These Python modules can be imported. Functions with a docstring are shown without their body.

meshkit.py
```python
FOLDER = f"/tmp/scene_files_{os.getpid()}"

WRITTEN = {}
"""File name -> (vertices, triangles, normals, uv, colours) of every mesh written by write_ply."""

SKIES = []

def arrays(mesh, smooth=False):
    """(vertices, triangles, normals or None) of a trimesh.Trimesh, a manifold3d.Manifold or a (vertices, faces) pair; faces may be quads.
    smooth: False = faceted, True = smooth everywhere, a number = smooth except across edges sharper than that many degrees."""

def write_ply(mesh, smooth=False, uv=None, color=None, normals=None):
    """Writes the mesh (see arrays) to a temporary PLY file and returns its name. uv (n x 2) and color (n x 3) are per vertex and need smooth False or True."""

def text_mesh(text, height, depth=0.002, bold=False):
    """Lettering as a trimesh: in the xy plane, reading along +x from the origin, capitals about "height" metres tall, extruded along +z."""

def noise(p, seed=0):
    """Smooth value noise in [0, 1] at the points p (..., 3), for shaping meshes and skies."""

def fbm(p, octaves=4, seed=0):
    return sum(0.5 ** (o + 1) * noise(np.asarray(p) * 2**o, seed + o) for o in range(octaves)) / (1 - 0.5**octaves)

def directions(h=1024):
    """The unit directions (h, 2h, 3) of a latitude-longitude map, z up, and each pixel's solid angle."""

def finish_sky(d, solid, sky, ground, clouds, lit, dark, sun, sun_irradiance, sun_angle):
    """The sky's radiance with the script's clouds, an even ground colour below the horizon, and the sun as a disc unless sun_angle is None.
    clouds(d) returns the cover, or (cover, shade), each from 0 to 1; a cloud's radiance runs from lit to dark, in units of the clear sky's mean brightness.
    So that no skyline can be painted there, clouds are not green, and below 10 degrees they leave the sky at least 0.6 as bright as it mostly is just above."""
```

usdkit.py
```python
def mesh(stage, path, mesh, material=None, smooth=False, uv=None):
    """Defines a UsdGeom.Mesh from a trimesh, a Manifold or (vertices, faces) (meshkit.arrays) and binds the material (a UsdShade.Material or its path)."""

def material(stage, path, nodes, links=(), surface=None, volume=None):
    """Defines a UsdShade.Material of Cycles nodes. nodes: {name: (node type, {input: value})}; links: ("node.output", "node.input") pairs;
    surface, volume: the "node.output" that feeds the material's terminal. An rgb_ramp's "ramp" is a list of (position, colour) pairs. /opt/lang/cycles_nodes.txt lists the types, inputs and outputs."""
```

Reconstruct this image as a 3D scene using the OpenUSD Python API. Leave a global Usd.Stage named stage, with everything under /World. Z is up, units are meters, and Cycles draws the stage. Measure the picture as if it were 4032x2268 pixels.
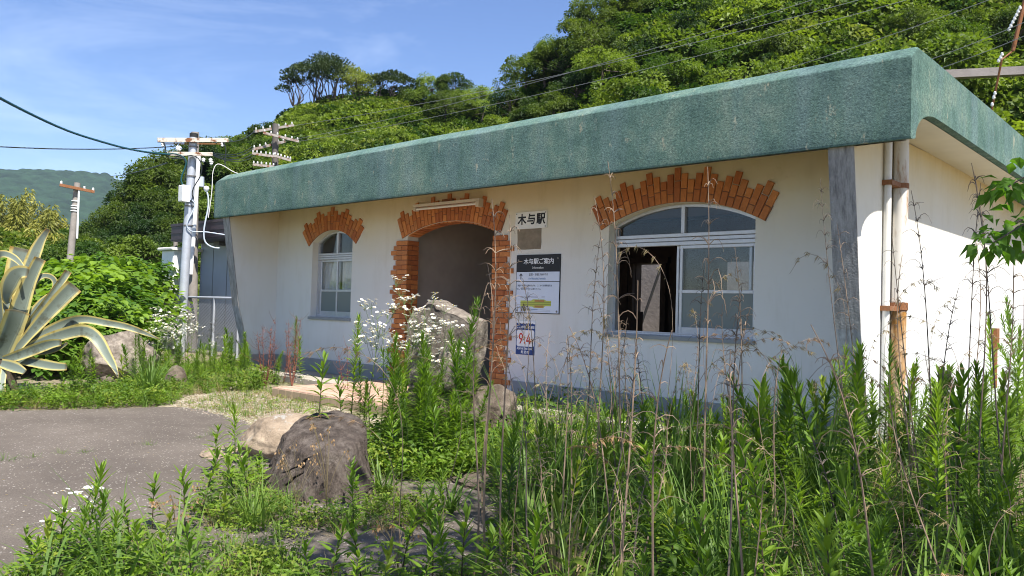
import math, random, glob
import numpy as np, trimesh, usdkit, meshkit
from shapely.geometry import Polygon, box as sbox
from shapely.ops import unary_union
from shapely import affinity
from pxr import Usd, UsdGeom, UsdLux, UsdShade, Gf, Sdf, Vt

stage = Usd.Stage.CreateInMemory()
UsdGeom.SetStageUpAxis(stage, 'Z')
world = UsdGeom.Xform.Define(stage, '/World')
stage.SetDefaultPrim(world.GetPrim())
UsdGeom.Scope.Define(stage, '/World/Looks')
PI = math.pi

# ------------------------------------------------------------------ camera
F, YAW, PITCH, ROLL, EYE = 3138.15, -0.74348896, 0.02512244, 0.02836495, 1.2
EXPOSURE = 1.15
fwd = np.array([math.sin(YAW) * math.cos(PITCH), math.cos(YAW) * math.cos(PITCH), math.sin(PITCH)])
r0 = np.array([math.cos(YAW), -math.sin(YAW), 0.0]); u0 = np.cross(r0, fwd)
right = math.cos(ROLL) * r0 + math.sin(ROLL) * u0
up = -math.sin(ROLL) * r0 + math.cos(ROLL) * u0
cam = UsdGeom.Camera.Define(stage, '/World/camera')
cam.CreateHorizontalApertureAttr(36.0)
cam.CreateVerticalApertureAttr(36.0 * 9 / 16)
cam.CreateFocalLengthAttr(36.0 * F / 4032)
cam.CreateClippingRangeAttr(Gf.Vec2f(0.05, 100000))
cam.CreateExposureAttr(EXPOSURE)
cam.AddTransformOp().Set(Gf.Matrix4d(*[float(v) for v in (*right, 0, *up, 0, *(-fwd), 0, 0, 0, EYE, 1)]))

# ------------------------------------------------------------------ sky and sun
SUN = np.array([1.0, -0.32, 1.64]); SUN /= np.linalg.norm(SUN)
usdkit.material(stage, '/World/Looks/sky', {
    'tc': ('texture_coordinate', {}),
    'sky': ('sky_texture', {'sky_type': 'single_scattering', 'sun_disc': False, 'sun_elevation': math.asin(SUN[2]), 'sun_rotation': math.atan2(SUN[0], SUN[1]), 'air_density': 1.0, 'aerosol_density': 0.6, 'ozone_density': 2.2}),
    'map': ('mapping', {'scale': (1.3, 1.3, 5.5), 'rotation': (0.15, 0.1, 0.4)}),
    'n': ('noise_texture', {'scale': 2.0, 'detail': 7, 'roughness': 0.62, 'distortion': 0.6}),
    'r': ('rgb_ramp', {'ramp': [(0.50, (0, 0, 0)), (0.80, (0.22, 0.22, 0.22))]}),
    'hs': ('hsv', {'hue': 0.512, 'saturation': 1.16, 'value': 1.0, 'fac': 1.0}),
    'm': ('mix', {'mix_type': 'mix', 'color2': (8.5, 9.3, 10.5)}),
    'b': ('background_shader', {'strength': 0.085})},
    [('tc.generated', 'map.vector'), ('map.vector', 'n.vector'), ('n.fac', 'r.fac'), ('r.color', 'm.fac'), ('sky.color', 'hs.color'), ('hs.color', 'm.color1'), ('m.color', 'b.color')], surface='b.background')
sky = UsdLux.DomeLight.Define(stage, '/World/sky')
UsdShade.MaterialBindingAPI.Apply(sky.GetPrim()).Bind(UsdShade.Material.Get(stage, '/World/Looks/sky'))
sky.GetPrim().SetCustomDataByKey('kind', 'structure')
sun = UsdLux.DistantLight.Define(stage, '/World/sun')
sun.CreateNormalizeAttr(True); sun.CreateIntensityAttr(1.25); sun.CreateAngleAttr(0.53); sun.CreateColorAttr(Gf.Vec3f(1.0, 0.96, 0.89))
zz = SUN; xx = np.cross([0, 0, 1], zz); xx /= np.linalg.norm(xx); yy = np.cross(zz, xx)
sun.AddTransformOp().Set(Gf.Matrix4d(*[float(v) for v in (*xx, 0, *yy, 0, *zz, 0, 0, 0, 50, 1)]))

# ------------------------------------------------------------------ helpers
_names = {}
def newpath(parent, name):
    base = '/World' if parent is None else str(parent.GetPath())
    k = (base, name); n = _names.get(k, 0); _names[k] = n + 1
    return f'{base}/{name}' + (f'_{n:03d}' if n else '')
def put(prim, **kw):
    for k, v in kw.items():
        if v is not None: prim.SetCustomDataByKey(k, v)
    return prim
MATS = {}
def M(name): return MATS[name]
def obj(name, mesh, mat, parent=None, smooth=False, uv=None, **kw):
    m = usdkit.mesh(stage, newpath(parent, name), mesh, MATS[mat], smooth=smooth, uv=uv)
    return put(m.GetPrim(), **kw)
def mat4(loc=(0, 0, 0), rz=0.0, s=1.0, tilt=(0, 0)):
    c, n = math.cos(rz), math.sin(rz)
    R = np.array([[c, -n, 0], [n, c, 0], [0, 0, 1.0]])
    tx, ty = tilt
    Rx = np.array([[1, 0, 0], [0, math.cos(tx), -math.sin(tx)], [0, math.sin(tx), math.cos(tx)]])
    Ry = np.array([[math.cos(ty), 0, math.sin(ty)], [0, 1, 0], [-math.sin(ty), 0, math.cos(ty)]])
    A = (Rx @ Ry @ R) * np.asarray(s if np.ndim(s) == 0 else np.asarray(s)[None, :])
    A = A.T
    return Gf.Matrix4d(*[float(v) for v in (*A[0], 0, *A[1], 0, *A[2], 0, *loc, 1)])
def thing(name, loc=(0, 0, 0), rz=0.0, s=1.0, tilt=(0, 0), parent=None, **kw):
    x = UsdGeom.Xform.Define(stage, newpath(parent, name)); x.AddTransformOp().Set(mat4(loc, rz, s, tilt))
    return put(x.GetPrim(), **kw)
def dup(root, loc, rz=0.0, s=1.0, tilt=(0, 0), **kw):
    nm = root.GetName()
    while nm[-4:-3] == '_' and nm[-3:].isdigit(): nm = nm[:-4]
    r = thing(nm, loc, rz, s, tilt, **kw)
    r.GetReferences().AddInternalReference(root.GetPath()); r.SetInstanceable(True)
    return r
class Proto:
    """first use places the built thing itself, later uses are copies of it"""
    def __init__(self, build): self.build, self.root = build, None
    def place(self, loc, rz=0.0, s=1.0, tilt=(0, 0), **kw):
        if self.root is None:
            self.root = self.build()
            UsdGeom.Xformable(self.root).GetOrderedXformOps()[0].Set(mat4(loc, rz, s, tilt))
            return put(self.root, **kw)
        return dup(self.root, loc, rz, s, tilt, **kw)
def instancer(name, protos, pos, rot, scale, idx, **kw):
    """protos: list of (mesh, material)"""
    pi = UsdGeom.PointInstancer.Define(stage, newpath(None, name))
    rel = pi.CreatePrototypesRel()
    for k, (mesh, mat) in enumerate(protos):
        o = obj('clump', mesh, mat, pi.GetPrim()); rel.AddTarget(o.GetPath())
    n = len(pos)
    pi.CreatePositionsAttr(Vt.Vec3fArray.FromNumpy(np.asarray(pos, np.float32)))
    q = np.zeros((n, 4)); q[:, 0] = np.cos(np.asarray(rot) / 2); q[:, 3] = np.sin(np.asarray(rot) / 2)
    pi.CreateOrientationsAttr(Vt.QuathArray([Gf.Quath(float(a[0]), float(a[1]), float(a[2]), float(a[3])) for a in q]))
    sc = np.asarray(scale, np.float32)
    if sc.ndim == 1: sc = np.repeat(sc[:, None], 3, 1)
    pi.CreateScalesAttr(Vt.Vec3fArray.FromNumpy(sc.copy()))
    pi.CreateProtoIndicesAttr(Vt.IntArray.FromNumpy(np.asarray(idx, np.int32)))
    return put(pi.GetPrim(), kind='stuff', **kw)

K = 4032 / 2576
def ray(px, py): return fwd + right * (px * K - 2016) / F - up * (py * K - 1134) / F
def gnd(px, py, z=0.0): d = ray(px, py); return d * (z - EYE) / d[2] + np.array([0, 0, EYE])
def at(px, py, dist): d = ray(px, py); return d * dist / math.hypot(d[0], d[1]) + np.array([0, 0, EYE])
def project(p):
    p = np.asarray(p, float) - [0, 0, EYE]; z = p @ fwd
    return (2016 + F * (p @ right) / z) / K, (1134 - F * (p @ up) / z) / K

class MB:
    def __init__(self): self.v, self.f, self.n = [], [], 0
    def add(self, v, f):
        v = np.asarray(v, float); f = np.asarray(f, int)
        if f.shape[1] == 4: f = np.vstack([f[:, [0, 1, 2]], f[:, [0, 2, 3]]])
        self.v.append(v); self.f.append(f + self.n); self.n += len(v); return self
    def tm(self, m): return self.add(m.vertices, m.faces)
    def box(self, x0, x1, y0, y1, z0, z1):
        v = np.array([[x, y, z] for x in (x0, x1) for y in (y0, y1) for z in (z0, z1)])
        return self.add(v, [[0, 1, 3, 2], [4, 6, 7, 5], [0, 4, 5, 1], [2, 3, 7, 6], [0, 2, 6, 4], [1, 5, 7, 3]])
    def tube(self, pts, r, n=6, caps=True):
        v, f = tube(pts, r, n, caps); return self.add(v, f)
    def get(self): return np.vstack(self.v), np.vstack(self.f)
def bevbox(x0, x1, y0, y1, z0, z1, b=0.004):
    """box with its four front edges (towards -y) chamfered"""
    o = [(x0, y1, z0), (x1, y1, z0), (x1, y1, z1), (x0, y1, z1), (x0, y0 + b, z0), (x1, y0 + b, z0), (x1, y0 + b, z1), (x0, y0 + b, z1),
         (x0 + b, y0, z0 + b), (x1 - b, y0, z0 + b), (x1 - b, y0, z1 - b), (x0 + b, y0, z1 - b)]
    f = [[8, 9, 10, 11], [4, 5, 9, 8], [5, 6, 10, 9], [6, 7, 11, 10], [7, 4, 8, 11], [0, 1, 5, 4], [1, 2, 6, 5], [2, 3, 7, 6], [3, 0, 4, 7], [3, 2, 1, 0]]
    return np.array(o, float), np.array(f)
def frame_axes(t):
    t = t / np.linalg.norm(t); a = np.array([0, 0, 1.0]) if abs(t[2]) < 0.9 else np.array([1.0, 0, 0])
    u = np.cross(t, a); u /= np.linalg.norm(u); return u, np.cross(t, u)
def tube(pts, r, n=6, caps=True):
    pts = np.asarray(pts, float); m = len(pts); r = np.broadcast_to(np.asarray(r, float), (m,))
    tan = np.gradient(pts, axis=0); u, w = frame_axes(tan[0]); ang = np.arange(n) * 2 * PI / n
    vs = []
    for i in range(m):
        t = tan[i] / (np.linalg.norm(tan[i]) + 1e-12); u = u - t * (u @ t); u /= np.linalg.norm(u); w = np.cross(t, u)
        vs.append(pts[i] + r[i] * (np.cos(ang)[:, None] * u + np.sin(ang)[:, None] * w))
    v = np.vstack(vs); a = np.arange(n); b = (a + 1) % n; f = []
    for i in range(m - 1):
        p, q = i * n, (i + 1) * n; f.append(np.stack([p + a, p + b, q + b, q + a], 1))
    f = np.vstack(f); f = np.vstack([f[:, [0, 1, 2]], f[:, [0, 2, 3]]])
    if caps:
        v = np.vstack([v, pts[0], pts[-1]]); c0, c1 = m * n, m * n + 1
        f = np.vstack([f, np.stack([np.full(n, c0), b, a], 1), np.stack([np.full(n, c1), (m - 1) * n + a, (m - 1) * n + b], 1)])
    return v, f
def norm(v): return v / (np.linalg.norm(v, axis=-1, keepdims=True) + 1e-12)
def leaves(base, d, nrm, L, W, droop=0.0, mid=0.42, fold=0.18, far=False):
    """N folded leaves as one (v, f)"""
    base = np.asarray(base, float); N = len(base); d = norm(np.asarray(d, float)); nrm = np.asarray(nrm, float)
    side = norm(np.cross(d, nrm)); nn = np.cross(side, d)
    L = np.broadcast_to(L, (N,))[:, None]; W = np.broadcast_to(W, (N,))[:, None]; dr = np.broadcast_to(droop, (N,))[:, None]
    c = base + d * L * mid; tip = base + d * L - np.array([0, 0, 1.0]) * L * dr
    ml = c + side * W / 2 + nn * W * fold; mr = c - side * W / 2 + nn * W * fold
    i = np.arange(N)[:, None]
    if far:
        v = np.stack([base, ml, tip, mr], 1).reshape(-1, 3)
        return v, np.vstack([i * 4 + [0, 1, 2], i * 4 + [0, 2, 3]])
    v = np.stack([base, ml, c, mr, tip], 1).reshape(-1, 3)
    return v, np.vstack([i * 5 + [0, 1, 2], i * 5 + [0, 2, 3], i * 5 + [1, 4, 2], i * 5 + [2, 4, 3]])
def longleaves(base, d, nrm, L, W, droop, seg=4):
    """N curved lance leaves of seg segments, widest near a third"""
    base = np.asarray(base, float); N = len(base); d = norm(np.asarray(d, float)); side = norm(np.cross(d, nrm))
    L = np.broadcast_to(L, (N,))[:, None]; W = np.broadcast_to(W, (N,))[:, None]; dr = np.broadcast_to(droop, (N,))[:, None]
    nn = np.cross(side, d); vs = []
    prof = [0.25, 0.95, 1.0, 0.62, 0.0]
    for k in range(seg + 1):
        t = k / seg; w = np.interp(t, np.linspace(0, 1, 5), prof)
        c = base + d * L * t - np.array([0, 0, 1.0]) * L * dr * t * t
        vs += [c + side * W * w / 2 + nn * W * w * 0.16, c, c - side * W * w / 2 + nn * W * w * 0.16] if k < seg else [c]
    v = np.stack(vs, 1); per = v.shape[1]; i = np.arange(N)[:, None] * per; f = []
    for k in range(seg - 1):
        a = 3 * k; b = a + 3
        for s in (0, 1): f += [i + [a + s, b + s, b + s + 1], i + [a + s, b + s + 1, a + s + 1]]
    a = 3 * (seg - 1); t = per - 1; f += [i + [a, t, a + 1], i + [a + 1, t, a + 2]]
    return v.reshape(-1, 3), np.vstack(f)
def blades(base, ang, L, W, lean, seg=5, curl=1.0):
    """grass blades: base (N,3), heading ang, length, width, lean 0..1"""
    base = np.asarray(base, float); N = len(base); h = np.stack([np.cos(ang), np.sin(ang), np.zeros(N)], 1); side = np.stack([-np.sin(ang), np.cos(ang), np.zeros(N)], 1)
    L = np.broadcast_to(L, (N,))[:, None]; W = np.broadcast_to(W, (N,))[:, None]; le = np.broadcast_to(lean, (N,))[:, None]
    vs = []
    for k in range(seg + 1):
        t = k / seg; w = W * (1 - t ** 2) * 0.5 + 1e-5
        th = le * (0.35 + 1.25 * curl * t)  # leaning angle grows along the blade
        c = base + L * t * (h * np.sin(th) + np.array([0, 0, 1.0]) * np.cos(th))
        vs += [c + side * w, c - side * w] if k < seg else [c]
    v = np.stack(vs, 1); per = v.shape[1]; i = np.arange(N)[:, None] * per; f = []
    for k in range(seg - 1): f += [i + [2 * k, 2 * k + 1, 2 * k + 3], i + [2 * k, 2 * k + 3, 2 * k + 2]]
    k = seg - 1; f += [i + [2 * k, 2 * k + 1, per - 1]]
    return v.reshape(-1, 3), np.vstack(f)
def cat(*vf):
    m = MB()
    for v, f in vf: m.add(v, f)
    return m.get()
def spline(pts, n):
    from scipy.interpolate import CubicSpline
    pts = np.asarray(pts, float); t = np.r_[0, np.cumsum(np.linalg.norm(np.diff(pts[:, :3], axis=0), axis=1))]
    if len(pts) == 2: return pts[0] + (pts[1] - pts[0]) * np.linspace(0, 1, n)[:, None]
    return CubicSpline(t, pts)(np.linspace(0, t[-1], n))
def catenary(a, b, sag, n=24):
    t = np.linspace(0, 1, n)[:, None]; p = np.asarray(a) * (1 - t) + np.asarray(b) * t; p[:, 2] -= sag * 4 * t[:, 0] * (1 - t[:, 0]); return p

# ------------------------------------------------------------------ materials
def mat(name, nodes, links, surface='p.BSDF'):
    MATS[name] = usdkit.material(stage, '/World/Looks/' + name, nodes, links, surface=surface)
def plain(name, col, rough=0.6, metallic=0.0, var=0.15, scale=6.0, bump=0.0, bscale=60.0, bdist=0.004, spec=0.3, detail=5):
    c = np.array(col)
    nodes = {'g': ('geometry', {}), 'n': ('noise_texture', {'scale': scale, 'detail': detail, 'roughness': 0.65}),
             'r': ('rgb_ramp', {'ramp': [(0.25, tuple(c * (1 - var))), (0.75, tuple(np.minimum(c * (1 + var), 0.95)))]}),
             'p': ('principled_bsdf', {'roughness': rough, 'metallic': metallic, 'specular_ior_level': spec})}
    links = [('g.position', 'n.vector'), ('n.fac', 'r.fac'), ('r.color', 'p.base_color')]
    if bump:
        nodes['bn'] = ('noise_texture', {'scale': bscale, 'detail': 6, 'roughness': 0.7}); nodes['b'] = ('bump', {'strength': bump, 'distance': bdist})
        links += [('g.position', 'bn.vector'), ('bn.fac', 'b.height'), ('b.normal', 'p.normal')]
    mat(name, nodes, links)
def leafmat(name, dark, light, trans=0.34, rough=0.5, tint=(1.25, 1.3, 0.5), nscale=0.0, spec=0.22, old=None, ob=0.42):
    dark, light = np.array(dark), np.array(light)
    nodes = {'g': ('geometry', {}), 'oi': ('object_info', {}), 'add': ('math', {'math_type': 'multiply_add', 'value2': 1.0 - ob}),
             'r': ('rgb_ramp', {'ramp': [(0.0, tuple(dark)), (0.45, tuple((dark + light) / 2)), (0.84 if old else 1.0, tuple(light))] + ([(1.0, old)] if old else [])}),
             'p': ('principled_bsdf', {'roughness': rough, 'specular_ior_level': spec}),
             'tm': ('mix', {'mix_type': 'multiply', 'fac': 1.0, 'color2': tuple(np.array(tint) * 1.5)}),
             't': ('translucent_bsdf', {}), 'mx': ('mix_closure', {'fac': trans}), 'om': ('math', {'math_type': 'multiply', 'value2': ob})}
    links = [('g.random_per_island', 'add.value1'), ('oi.random', 'om.value1'), ('om.value', 'add.value3'), ('add.value', 'r.fac'), ('r.color', 'p.base_color'), ('r.color', 'tm.color1'),
             ('tm.color', 't.color'), ('p.BSDF', 'mx.closure1'), ('t.BSDF', 'mx.closure2')]
    if nscale:
        nodes['n'] = ('noise_texture', {'scale': nscale, 'detail': 2}); nodes['n2'] = ('map_range', {'from_min': 0.3, 'from_max': 0.7, 'to_min': -0.3, 'to_max': 0.34})
        nodes['ad2'] = ('math', {'math_type': 'add'})
        links = [l for l in links if l != ('add.value', 'r.fac')] + [('g.position', 'n.vector'), ('n.fac', 'n2.value'), ('add.value', 'ad2.value1'), ('n2.result', 'ad2.value2'), ('ad2.value', 'r.fac')]
    mat(name, nodes, links, 'mx.closure')

leafmat('weed_leaf', (0.075, 0.145, 0.014), (0.27, 0.38, 0.038), old=(0.34, 0.27, 0.07))
leafmat('weed_leaf_dark', (0.050, 0.10, 0.013), (0.18, 0.275, 0.032), old=(0.34, 0.27, 0.07))
leafmat('weed_leaf_yellow', (0.10, 0.155, 0.02), (0.34, 0.38, 0.06))
leafmat('grass_blade', (0.075, 0.14, 0.025), (0.21, 0.30, 0.06))
leafmat('dry_grass', (0.20, 0.15, 0.07), (0.50, 0.42, 0.24), trans=0.2, tint=(1, 0.9, 0.6))
leafmat('shrub_leaf', (0.055, 0.12, 0.016), (0.22, 0.33, 0.035), nscale=1.2)
leafmat('hill_leaf', (0.032, 0.068, 0.010), (0.25, 0.32, 0.040), nscale=0.35)
leafmat('hill_leaf_pale', (0.10, 0.13, 0.03), (0.31, 0.34, 0.08), nscale=0.4)
leafmat('tree_leaf', (0.020, 0.045, 0.010), (0.155, 0.205, 0.025), nscale=0.6)
leafmat('tree_leaf_light', (0.050, 0.095, 0.010), (0.25, 0.32, 0.036), nscale=0.6)
leafmat('pine_leaf', (0.022, 0.042, 0.018), (0.075, 0.10, 0.03), trans=0.15, nscale=0.8)
leafmat('bamboo_leaf', (0.14, 0.15, 0.028), (0.40, 0.38, 0.085), trans=0.25, nscale=0.3, tint=(1.1, 1.05, 0.5))
leafmat('rim_leaf', (0.05, 0.12, 0.014), (0.17, 0.30, 0.03), trans=0.45)
leafmat('petal', (0.70, 0.70, 0.66), (0.85, 0.85, 0.82), trans=0.25, tint=(0.66, 0.66, 0.66))
plain('floret', (0.55, 0.38, 0.05), 0.8)
leafmat('tan_seed', (0.25, 0.15, 0.07), (0.55, 0.38, 0.20), trans=0.2, tint=(1, 0.8, 0.5))
plain('green_stem', (0.09, 0.13, 0.04), 0.6, var=0.3, scale=20)
plain('dark_stem', (0.06, 0.045, 0.03), 0.7, var=0.4, scale=20)
plain('dry_stem', (0.22, 0.155, 0.105), 0.75, var=0.55, scale=14)
plain('red_stem', (0.15, 0.055, 0.035), 0.75, var=0.5, scale=14)
plain('bark', (0.10, 0.08, 0.065), 0.85, var=0.4, scale=5, bump=0.5, bscale=20, bdist=0.03)
plain('pale_bark', (0.085, 0.068, 0.058), 0.85, var=0.4, scale=3)
plain('concrete', (0.30, 0.285, 0.26), 0.85, var=0.3, scale=3, bump=0.3, bscale=90, bdist=0.004)
plain('apron_concrete', (0.34, 0.30, 0.25), 0.9, var=0.25, scale=4, bump=0.3, bscale=120, bdist=0.003)
plain('plinth_paint', (0.25, 0.27, 0.285), 0.75, var=0.16, scale=3, bump=0.15, bscale=60, bdist=0.003)
plain('galvanized', (0.44, 0.46, 0.50), 0.45, metallic=0.35, var=0.14, scale=5, spec=0.5)
plain('white_paint', (0.74, 0.74, 0.73), 0.5, var=0.06, scale=5)
plain('aluminium', (0.55, 0.56, 0.585), 0.38, metallic=0.5, var=0.10, scale=12, spec=0.5)
plain('soffit_paint', (0.60, 0.55, 0.46), 0.8, var=0.08, scale=2)
plain('interior_paint', (0.40, 0.35, 0.31), 0.85, var=0.2, scale=1.5)
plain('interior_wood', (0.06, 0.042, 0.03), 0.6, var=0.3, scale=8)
plain('interior_floor', (0.20, 0.18, 0.165), 0.8, var=0.15)
plain('curtain', (0.74, 0.71, 0.64), 0.9, var=0.1)
plain('black_print', (0.018, 0.018, 0.022), 0.45, var=0.05)
plain('navy_print', (0.015, 0.05, 0.20), 0.45, var=0.05)
plain('red_print', (0.50, 0.035, 0.02), 0.45, var=0.05)
plain('white_print', (0.78, 0.79, 0.81), 0.4, var=0.03)
plain('sign_white', (0.70, 0.70, 0.68), 0.4, var=0.06, scale=9)
plain('sign_blue_white', (0.62, 0.68, 0.80), 0.3, var=0.03, scale=9)
plain('map_green', (0.47, 0.52, 0.10), 0.4, var=0.04); plain('map_orange', (0.42, 0.22, 0.07), 0.4, var=0.04)
plain('map_blue', (0.05, 0.16, 0.36), 0.4, var=0.04); plain('map_grey', (0.25, 0.26, 0.28), 0.4, var=0.04); plain('map_violet', (0.14, 0.12, 0.30), 0.4, var=0.04)
plain('steel', (0.20, 0.19, 0.18), 0.5, metallic=0.6, var=0.3, scale=30)
plain('mortar', (0.23, 0.11, 0.065), 0.9, var=0.25, scale=20)
plain('bare_mortar', (0.23, 0.19, 0.14), 0.95, var=0.25, scale=9, bump=0.6, bscale=50, bdist=0.006)
plain('hut_wall', (0.42, 0.47, 0.54), 0.55, var=0.08, scale=2)
plain('hut_roof', (0.045, 0.032, 0.038), 0.45, var=0.2, scale=4)
plain('black_rubber', (0.02, 0.02, 0.02), 0.5); plain('cable_green', (0.012, 0.06, 0.07), 0.45); plain('cable_black', (0.02, 0.025, 0.025), 0.5); plain('wire_grey', (0.16, 0.165, 0.165), 0.5)
plain('porcelain', (0.72, 0.72, 0.70), 0.25, var=0.05, spec=0.5)
plain('dark_pole', (0.11, 0.098, 0.09), 0.85, var=0.25, scale=4)
plain('pole_concrete', (0.24, 0.215, 0.19), 0.85, var=0.25, scale=4)
plain('terrain_soil', (0.075, 0.085, 0.03), 0.95, var=0.5, scale=0.8)
plain('dirt', (0.20, 0.165, 0.11), 0.95, var=0.4, scale=2.5, bump=0.8, bscale=25, bdist=0.03)
plain('pebble', (0.36, 0.32, 0.26), 0.85, var=0.4, scale=25)
plain('far_forest', (0.018, 0.038, 0.020), 0.95, var=0.6, scale=0.045, detail=8)
plain('drain_white', (0.62, 0.60, 0.56), 0.5, var=0.12, scale=5)
plain('retaining', (0.23, 0.205, 0.19), 0.9, var=0.3, scale=1.2, bump=0.4, bscale=10, bdist=0.03)

def rusty(name, base, rust=(0.20, 0.075, 0.025), lo=0.5, hi=0.62, scale=7.0, rough=0.6, stretch=(1, 1, 1)):
    mat(name, {'g': ('geometry', {}), 'mp': ('mapping', {'scale': stretch}), 'n': ('noise_texture', {'scale': scale, 'detail': 6, 'roughness': 0.7}), 'n2': ('noise_texture', {'scale': scale * 6, 'detail': 4}),
               'f': ('map_range', {'from_min': lo, 'from_max': hi, 'clamp': True}), 'rr': ('rgb_ramp', {'ramp': [(0.3, tuple(np.array(rust) * 0.5)), (0.7, rust)]}),
               'm': ('mix', {'color1': base}), 'p': ('principled_bsdf', {'roughness': rough, 'specular_ior_level': 0.3})},
        [('g.position', 'mp.vector'), ('mp.vector', 'n.vector'), ('g.position', 'n2.vector'), ('n.fac', 'f.value'), ('n2.fac', 'rr.fac'), ('f.result', 'm.fac'), ('rr.color', 'm.color2'), ('m.color', 'p.base_color')])
rusty('rust_paint', (0.50, 0.45, 0.38), lo=0.5, hi=0.6)
rusty('arm_grey', (0.30, 0.27, 0.24), lo=0.5, hi=0.6)
rusty('rust_heavy', (0.22, 0.10, 0.05), rust=(0.26, 0.10, 0.03), lo=0.35, hi=0.6)
rusty('pipe_rust', (0.60, 0.57, 0.52), rust=(0.36, 0.17, 0.05), lo=0.54, hi=0.66, scale=6, stretch=(1, 1, 0.18))
rusty('pipe_rust_low', (0.55, 0.42, 0.28), rust=(0.38, 0.18, 0.04), lo=0.30, hi=0.55, scale=6, stretch=(1, 1, 0.3))

# bricks: each brick its own tone
def brickmat(name, c):
    c = np.array(c)
    mat(name, {'g': ('geometry', {}), 'n': ('noise_texture', {'scale': 18, 'detail': 6, 'roughness': 0.7}), 'r': ('rgb_ramp', {'ramp': [(0.25, tuple(c * 0.78)), (0.75, tuple(c * 1.18))]}),
               'bn': ('noise_texture', {'scale': 180, 'detail': 4}), 'b': ('bump', {'strength': 0.35, 'distance': 0.003}), 'p': ('principled_bsdf', {'roughness': 0.62, 'specular_ior_level': 0.25})},
        [('g.position', 'n.vector'), ('n.fac', 'r.fac'), ('r.color', 'p.base_color'), ('g.position', 'bn.vector'), ('bn.fac', 'b.height'), ('b.normal', 'p.normal')])
for k, c in enumerate([(0.47, 0.165, 0.050), (0.41, 0.135, 0.042), (0.53, 0.20, 0.062), (0.44, 0.17, 0.060), (0.36, 0.115, 0.040)]): brickmat(f'brick_tone_{k}', c)
for k, c in enumerate([(0.47, 0.30, 0.215), (0.43, 0.275, 0.20), (0.50, 0.33, 0.245)]): plain(f'porch_tile_{k}', c, 0.6, var=0.10, scale=14, bump=0.15, bscale=150, bdist=0.002)
for k, c in enumerate([(0.34, 0.255, 0.165), (0.31, 0.23, 0.15)]): plain(f'riser_tile_{k}', c, 0.5, var=0.12, scale=14)

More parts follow.
